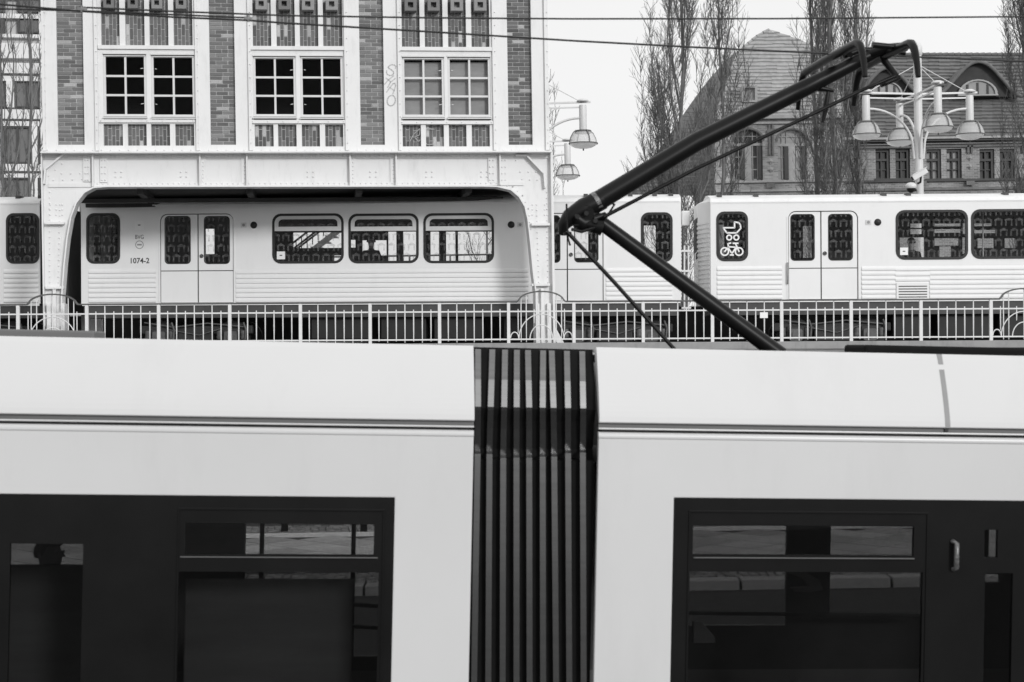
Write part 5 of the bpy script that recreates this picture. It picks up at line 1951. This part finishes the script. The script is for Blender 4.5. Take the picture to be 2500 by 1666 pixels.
    for a, c in ((1876, 1880), (1884, 1888)):
        q = rect(a, 305, c, 380)
        dp.box(q[0], q[1], -.1, -.002, q[2], q[3])
    q = rect(1872, 316, 1892, 326); dp.box(q[0], q[1], -.14, -.101, q[2], q[3])
    q = rect(1870, 448, 1890, 459); dp.box(q[0], q[1], -.18, -.165, q[2], q[3])
    dp.each('wall_ornament', M['tile_dark'], root)
    def studs(xs_, name='diamond_stud'):
        for cx in xs_:
            for cy in (395, 415):
                x, z = uv(cx, cy)
                m_ = MB()
                m_.add([(x - .16, 0, z), (x, 0, z - .16), (x + .16, 0, z), (x, 0, z + .16), (x, -.16, z)], [(0, 1, 4), (1, 2, 4), (2, 3, 4), (3, 0, 4)])
                m_.build(name, M['stone'], root)
    studs([1880])
    # hatch in the gable roof
    for a, c in ((1808, 1845), (1915, 1950)):
        q = rect(a, 214, c, 254, 1.0)
        h = MB().prism([(q[0], q[2]), (q[1], q[2]), (q[1], q[3]), (q[0], q[3])], .45, 1.3, [[(q[0] + .12, q[2] + .1), (q[1] - .12, q[2] + .1), (q[1] - .12, q[3] - .1), (q[0] + .12, q[3] - .1)]]).build('roof_hatch', M['stone'], root)
        MB().box(q[0] + .12, q[1] - .12, .62, .66, q[2] + .1, q[3] - .1).build('pane', M['schoolglass'], h)
    # ---- long wing to the right, set back
    D0 = 3.0
    rows = []
    y = 134.0
    while y < 340:
        t = (338 - y) / 204
        rows.append((y, 2030, 2760, D0 - .3 + 4.5 * t, D0 - .3 + 4.5 * t))
        y += 8.6
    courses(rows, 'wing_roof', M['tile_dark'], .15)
    rg = MB()
    for k in range(46):
        a, b = p(2060 + k * 15, 133, D0 + 4.1), p(2060 + k * 15 + 13.5, 133, D0 + 4.1)
        MB().tube([a, b], [.07, .10], 7).build('ridge_tile', M['tile_dark'], root)
    x2, x3 = xb, uv(2760, 400, D0)[0]
    zt2 = uv(2300, 340, D0)[1]
    hl, ws = [], []
    for a, c in ((2012, 2058), (2138, 2222), (2262, 2348), (2392, 2478), (2540, 2625)):
        q = rect(a, 364, c, 436, D0)
        ws.append(q)
        hl.append([(q[0], q[2]), (q[1], q[2]), (q[1], q[3]), (q[0], q[3])])
    x2 = uv(2000, 400, D0)[0]
    MB().wall(x2, x3, 0, zt2, D0, D0 + .4, ws).build('wing_wall', M['schoolbrick'], root)
    for i, q in enumerate(ws):
        cx = (q[0] + q[1]) / 2
        w = MB()
        w.box(cx - .13, cx + .13, D0 + .03, D0 + .34, q[2], q[3])
        fr = w.build('window', M['schoolbrick'], root)
        MB().box(q[0] - .05, q[1] + .05, D0 - .07, D0 + .2, q[2] - .12, q[2] - .002).build('sill', M['darkwood'], fr)
        H_ = q[3] - q[2]
        for xa_, xb_ in ((q[0], cx - .13), (cx + .13, q[1])):
            mu = MB()
            w_ = xb_ - xa_
            mu.box(xb_ - .20 * w_, xb_, D0 + .12, D0 + .30, q[2], q[3])  # wide dark strip paints the shaded right reveal
            mu.box(xa_, xa_ + .05 * w_, D0 + .12, D0 + .30, q[2], q[3])
            mu.box(xa_ + .05 * w_, xb_ - .2 * w_, D0 + .13, D0 + .30, q[3] - .09 * H_, q[3])
            mu.box(xa_ + .05 * w_, xb_ - .2 * w_, D0 + .13, D0 + .30, q[2] + .60 * H_, q[2] + .68 * H_)
            m_ = xa_ + .43 * w_
            mu.box(m_ - .035, m_ + .035, D0 + .16, D0 + .29, q[2], q[2] + .60 * H_)
            mu.box(m_ - .035, m_ + .035, D0 + .16, D0 + .29, q[2] + .68 * H_, q[3] - .09 * H_)
            mu.box(xa_ + .05 * w_, m_ - .035, D0 + .17, D0 + .28, q[2] + .29 * H_, q[2] + .32 * H_)
            mu.box(m_ + .035, xb_ - .2 * w_, D0 + .17, D0 + .28, q[2] + .29 * H_, q[2] + .32 * H_)
            mu.each('glazing_bar', M['darkwood'], fr)
            MB().box(xa_, xb_, D0 + .305, D0 + .33, q[2], q[3]).build('pane', M['schoolglass'] if i in (2,) else M['schoolglassdark'], fr)
    tr_ = MB()
    for y0, y1, pr, m_ in ((336, 341, .50, 'stone'), (341.2, 346, .40, 'darkwood'), (349, 352, .15, 'stone'), (355, 360, .12, 'tile_dark'), (438, 443, .14, 'darkwood'), (458, 464, .12, 'tile_dark')):
        q = rect(2200, y0, 2500, y1, D0)
        MB().box(x2, x3, D0 - pr, D0 - .002, q[2], q[3]).build('wing_cornice', M[m_], root)
    for cx in (2367, 2240 + 10, 2500):
        dp = MB()
        q = rect(cx - 7, 356, cx - 2, 374, D0); dp.box(q[0], q[1], D0 - .12, D0 - .002, q[2], q[3])
        q = rect(cx + 2, 356, cx + 7, 374, D0); dp.box(q[0], q[1], D0 - .12, D0 - .002, q[2], q[3])
        q = rect(cx - 10, 443, cx + 10, 453, D0); dp.box(q[0], q[1], D0 - .2, D0 - .145, q[2], q[3])
        dp.each('wall_ornament', M['tile_dark'], root)
        for cy in (387, 408):
            x, z = uv(cx, cy, D0)
            m_ = MB()
            m_.add([(x - .16, D0, z), (x, D0, z - .16), (x + .16, D0, z), (x, D0, z + .16), (x, D0 - .16, z)], [(0, 1, 4), (1, 2, 4), (2, 3, 4), (3, 0, 4)])
            m_.build('diamond_stud', M['stone'], root)
    # ---- eyebrow dormers
    for cx, yb, hw_, hh in ((2378, 240, 104, 84), (2158, 237, 80, 66)):
        t = (338 - yb) / 204
        dep = D0 - .3 + 4.5 * t
        nx = 22
        mb = MB()
        ny = 8
        vs_ = []
        for j in range(ny + 1):
            v = j / ny
            for i in range(nx + 1):
                u = -1 + 2 * i / nx
                hgt = hh * (.5 + .5 * math.cos(math.pi * u)) ** .8 * (1 - .16 * v)
                base_d = dep + v * 3.4
                px_ = cx + u * hw_ * (1 - .1 * v)
                q = p(px_, yb - hgt, dep)
                # roof plane depth at this height
                vs_.append((q.x, base_d - .75 + .1 * v, q.z + v * 0.30))
        fs = []
        for j in range(ny):
            for i in range(nx):
                a = j * (nx + 1) + i
                fs.append((a, a + 1, a + nx + 2, a + nx + 1))
        mb.add(vs_, fs, True)
        # rolled front lip with thickness
        lip = []
        for i in range(nx + 1):
            u = -1 + 2 * i / nx
            q = p(cx + u * hw_, yb - hh * (.5 + .5 * math.cos(math.pi * u)) ** .8, dep)
            lip.append((q.x, dep - .78, q.z - .03))
        mb.tube(lip, .09, 6)
        dr = mb.build('eyebrow_dormer', M['tile_dark'], root)
        # arched window in it
        wx = hw_ * .47
        x0, z0 = uv(cx - wx, yb, dep)
        x1, _ = uv(cx + wx, yb, dep)
        c = (x0 + x1) / 2
        r_ = (x1 - x0) / 2
        hz_ = p(cx, yb - hh * .48, dep).z - z0
        ol = [(x0, z0), (x1, z0)] + [(c + r_ * math.cos(R(t_)), z0 + hz_ * math.sin(R(t_))) for t_ in range(15, 180, 15)]
        il = [(c + (q[0] - c) * .86, z0 + .06 + (q[1] - z0) * .84) for q in ol]
        MB().prism(ol, dep - .72, dep - .5, [il]).build('dormer_frame', M['stone'], dr)
        MB().prism(il, dep - .62, dep - .6).build('pane', M['schoolglass'], dr)
        gb = MB()
        for k in (-.5, 0, .5): gb.box(c + k * r_ - .04, c + k * r_ + .04, dep - .69, dep - .63, z0 + .06, z0 + hz_ * math.sqrt(1 - k * k) * .8)
        gb.build('glazing_bar', M['darkwood'], dr)
        # cheek under the curve, overhang shade put into its dark colour
        ck = [(p(cx + u * hw_, yb, dep).x, p(cx, yb - hh * (.5 + .5 * math.cos(math.pi * u)) ** .8, dep).z - .02) for u in [-1 + 2 * i / nx for i in range(nx + 1)]]
        MB().prism(ck, dep - .49, dep + .3).build('cheek', M['soffit'], dr)
    # back volume so the roofs are not empty from behind
    bk = MB()
    bk.box(xa + .4, x3, D0 + .41, D0 + 9, 0, zt2 - .2)
    bk.build('rear_block', M['schoolbrick'], root)
school()

# ================================================================ OFFICE AT LEFT
def office():
    F = Frame((0, 440), 66.0, (100, 440), 66.3, level=True, base=0.0)
    root = F.empty('office_building', 'grey office block with white bands and big windows behind trees at the left', 'building')
    uv, rect = F.uv, F.rect
    x0, x1 = uv(-420, 300)[0], uv(215, 300)[0]
    ztop = uv(50, -150)[1]
    MB().box(x0, x1, .35, 12, 0, ztop).build('wall', M['officegrey'], root)
    for y0, y1 in ((30, 41), (80, 88), (103, 140), (152, 177), (183, 195), (266, 289), (294, 306), (400, 417), (423, 433), (520, 540), (-60, -40), (-20, -8)):
        q = rect(-420, y0, 215, y1)
        MB().box(x0, x1, -.02 if y1 - y0 > 13 else .08, .34, q[2], q[3]).build('white_band', M['officewhite'], root)
    for y0, y1, xs in ((42, 79, ((-40, 8), (44, 98))), (-8, 28, ((-40, 8), (44, 98))), (196, 262, ((-130, -80), (-60, 12), (36, 95), (130, 190))), (308, 398, ((-160, -110), (-80, -10), (12, 72), (95, 108), (120, 190))), (434, 515, ((-160, -110), (-80, -10), (12, 72), (95, 108)))):
        for a, c in xs:
            q = rect(a, y0, c, y1)
            w = MB().prism([(q[0] - .05, q[2]), (q[1] + .05, q[2]), (q[1] + .05, q[3]), (q[0] - .05, q[3])], .12, .33, [[(q[0] + .05, q[2] + .06), (q[1] - .05, q[2] + .06), (q[1] - .05, q[3] - .06), (q[0] + .05, q[3] - .06)]]).build('window', M['darkwood'], root)
            MB().box(q[0] + .05, q[1] - .05, .24, .27, q[2] + .06, q[3] - .06).build('pane', M['officeglass'], w)
            m_ = (q[0] + q[1]) / 2
            MB().box(m_ - .05, m_ + .05, .14, .23, q[2] + .06, q[3] - .06).build('mullion', M['darkwood'], w)
    for a, c, y0, y1 in ((15, 34, 197, 262), (75, 92, 308, 400), (75, 92, 434, 520), (98, 120, 30, 520), (98, 104, 190, 262)):
        q = rect(a, y0, c, y1)
        MB().box(q[0], q[1], .02, .34, q[2], q[3]).build('pier', M['officewhite'], root)
office()

# ================================================================ BARE POPLARS
def poplar(px, Y, h, width, seed, label, thin=1.0, dens=1.0, lowz=.1, group='bare poplars behind the train'):
    rnd = random.Random(seed)
    base = W(px, 700, Y)
    t = bpy.data.objects.new('poplar_tree', None)
    col.objects.link(t)
    t.location = (base.x, Y, 0)
    tag(t, label, 'tree', group)
    tk = MB()
    tr = .09 * h / 18 * thin
    pts = []
    for k in range(9):
        u = k / 8
        pts.append((rnd.uniform(-.08, .08) * (1 + u), rnd.uniform(-.08, .08), h * u))
    tk.tube(pts, [tr * (1 - .9 * k / 8) + .015 for k in range(9)], 8)
    tk.build('trunk', M['bark'], t)
    br, tw = MB(), MB()
    def env(z):
        u = z / h
        return width / 2 * (math.sin(min(1, u / .35) * math.pi / 2) * .75 + .25) * (1 if u < .55 else max(.08, 1 - (u - .55) / .45 * .9))
    nl = int(46 * (.4 + .6 * dens))
    for i in range(nl):
        z0 = h * (lowz + (.86 - lowz) * (i / nl) ** .9) + rnd.uniform(-.3, .3)
        a = rnd.uniform(0, 2 * math.pi)
        L_ = min(h * .99 - z0, rnd.uniform(.22, .42) * h) * rnd.uniform(.75, 1)
        if L_ < .8: continue
        reach = env(z0 + L_ * .5) * rnd.uniform(.45, 1.05)
        u = Vector((math.cos(a), math.sin(a), 0))
        n = 7
        ps, rs = [], []
        r0 = max(.016, .040 * (L_ / 6) * rnd.uniform(.5, 1.05))
        wob = Vector((rnd.uniform(-.12, .12), rnd.uniform(-.12, .12), 0))
        for k in range(n + 1):
            s_ = k / n
            ps.append(u * reach * (1 - (1 - s_) ** 2.2) + Vector((0, 0, z0 + L_ * (s_ ** 1.12))) + wob * math.sin(s_ * 5 + i) + Vector((rnd.uniform(-.10, .10), rnd.uniform(-.10, .10), 0)) * (1 if 0 < k else 0))
            rs.append(max(.009, r0 * (1 - .85 * s_)))
        br.tube(ps, rs, 5, caps=False)
        nt = int(L_ * 14 * dens)
        for k in range(nt):
            s_ = rnd.uniform(.12, 1.0)
            i0 = min(n - 1, int(s_ * n))
            q = ps[i0].lerp(ps[i0 + 1], s_ * n - i0)
            d = (ps[i0 + 1] - ps[i0]).normalized()
            side = Vector((rnd.gauss(0, 1), rnd.gauss(0, 1), rnd.gauss(0, .3)))
            side = (side - d * side.dot(d)).normalized()
            ln = rnd.uniform(.25, .9)
            d1 = (d + side * rnd.uniform(.35, .8)).normalized()
            d2 = (d1 + Vector((0, 0, .45)) + side * rnd.uniform(-.2, .2)).normalized()
            m1 = q + d1 * ln * .5
            e1 = m1 + d2 * ln * .5
            tw.tube([q, m1, e1], [.0095, .0075, .005], 3, caps=False, smooth=False)
            for _ in range(rnd.randint(1, 3)):
                f = rnd.uniform(.25, .95)
                b0 = q.lerp(m1, f * 2) if f < .5 else m1.lerp(e1, f * 2 - 1)
                sd = Vector((rnd.gauss(0, 1), rnd.gauss(0, 1), rnd.gauss(.5, .5))).normalized()
                dd = (d2 + sd * .8).normalized()
                ll = rnd.uniform(.12, .34)
                tw.tube([b0, b0 + dd * ll], [.007, .0045], 3, caps=False, smooth=False)
    br.build('limbs', M['bark'], t)
    tw.build('twigs', M['twig'], t, kind='stuff')
    return t

def trees():
    poplar(1668, 60, 21.5, 2.9, 3, 'large bare poplar left of the tiled gable', dens=.85)
    poplar(1622, 61, 14.0, 2.6, 13, 'shorter bare poplar at the left edge of the group beside the gable', dens=.6)
    poplar(1765, 62, 19.5, 2.2, 5, 'slim bare poplar overlapping the left edge of the gable roof', dens=.6)
    poplar(1995, 60, 20.5, 2.1, 8, 'bare poplar right of the gable, left of its close neighbour', dens=.6)
    poplar(2040, 59, 22.0, 1.8, 21, 'bare poplar with several straight stems just left of the lamp pole', dens=.6)
    poplar(2098, 60.5, 21.0, 2.0, 9, 'bare poplar directly behind the left arm of the street lamp', dens=.65)
    poplar(2515, 60, 20.5, 2.6, 11, 'bare poplar cut by the right edge of the picture', dens=1.0)
    poplar(12, 55, 20.0, 2.2, 14, 'bare poplar at the left edge before the office block', dens=.22, thin=.55)
    poplar(82, 56, 19.5, 1.7, 17, 'bare slim poplar next to the left corner of the bridge building', dens=.2, thin=.5)
    poplar(1333, 70, 15.5, 2.2, 19, 'faint bare tree peeping past the right corner of the bridge building', dens=.3)
    poplar(1195, 66, 13.0, 4.0, 23, 'bare tree seen through the third train window', dens=.25)
trees()
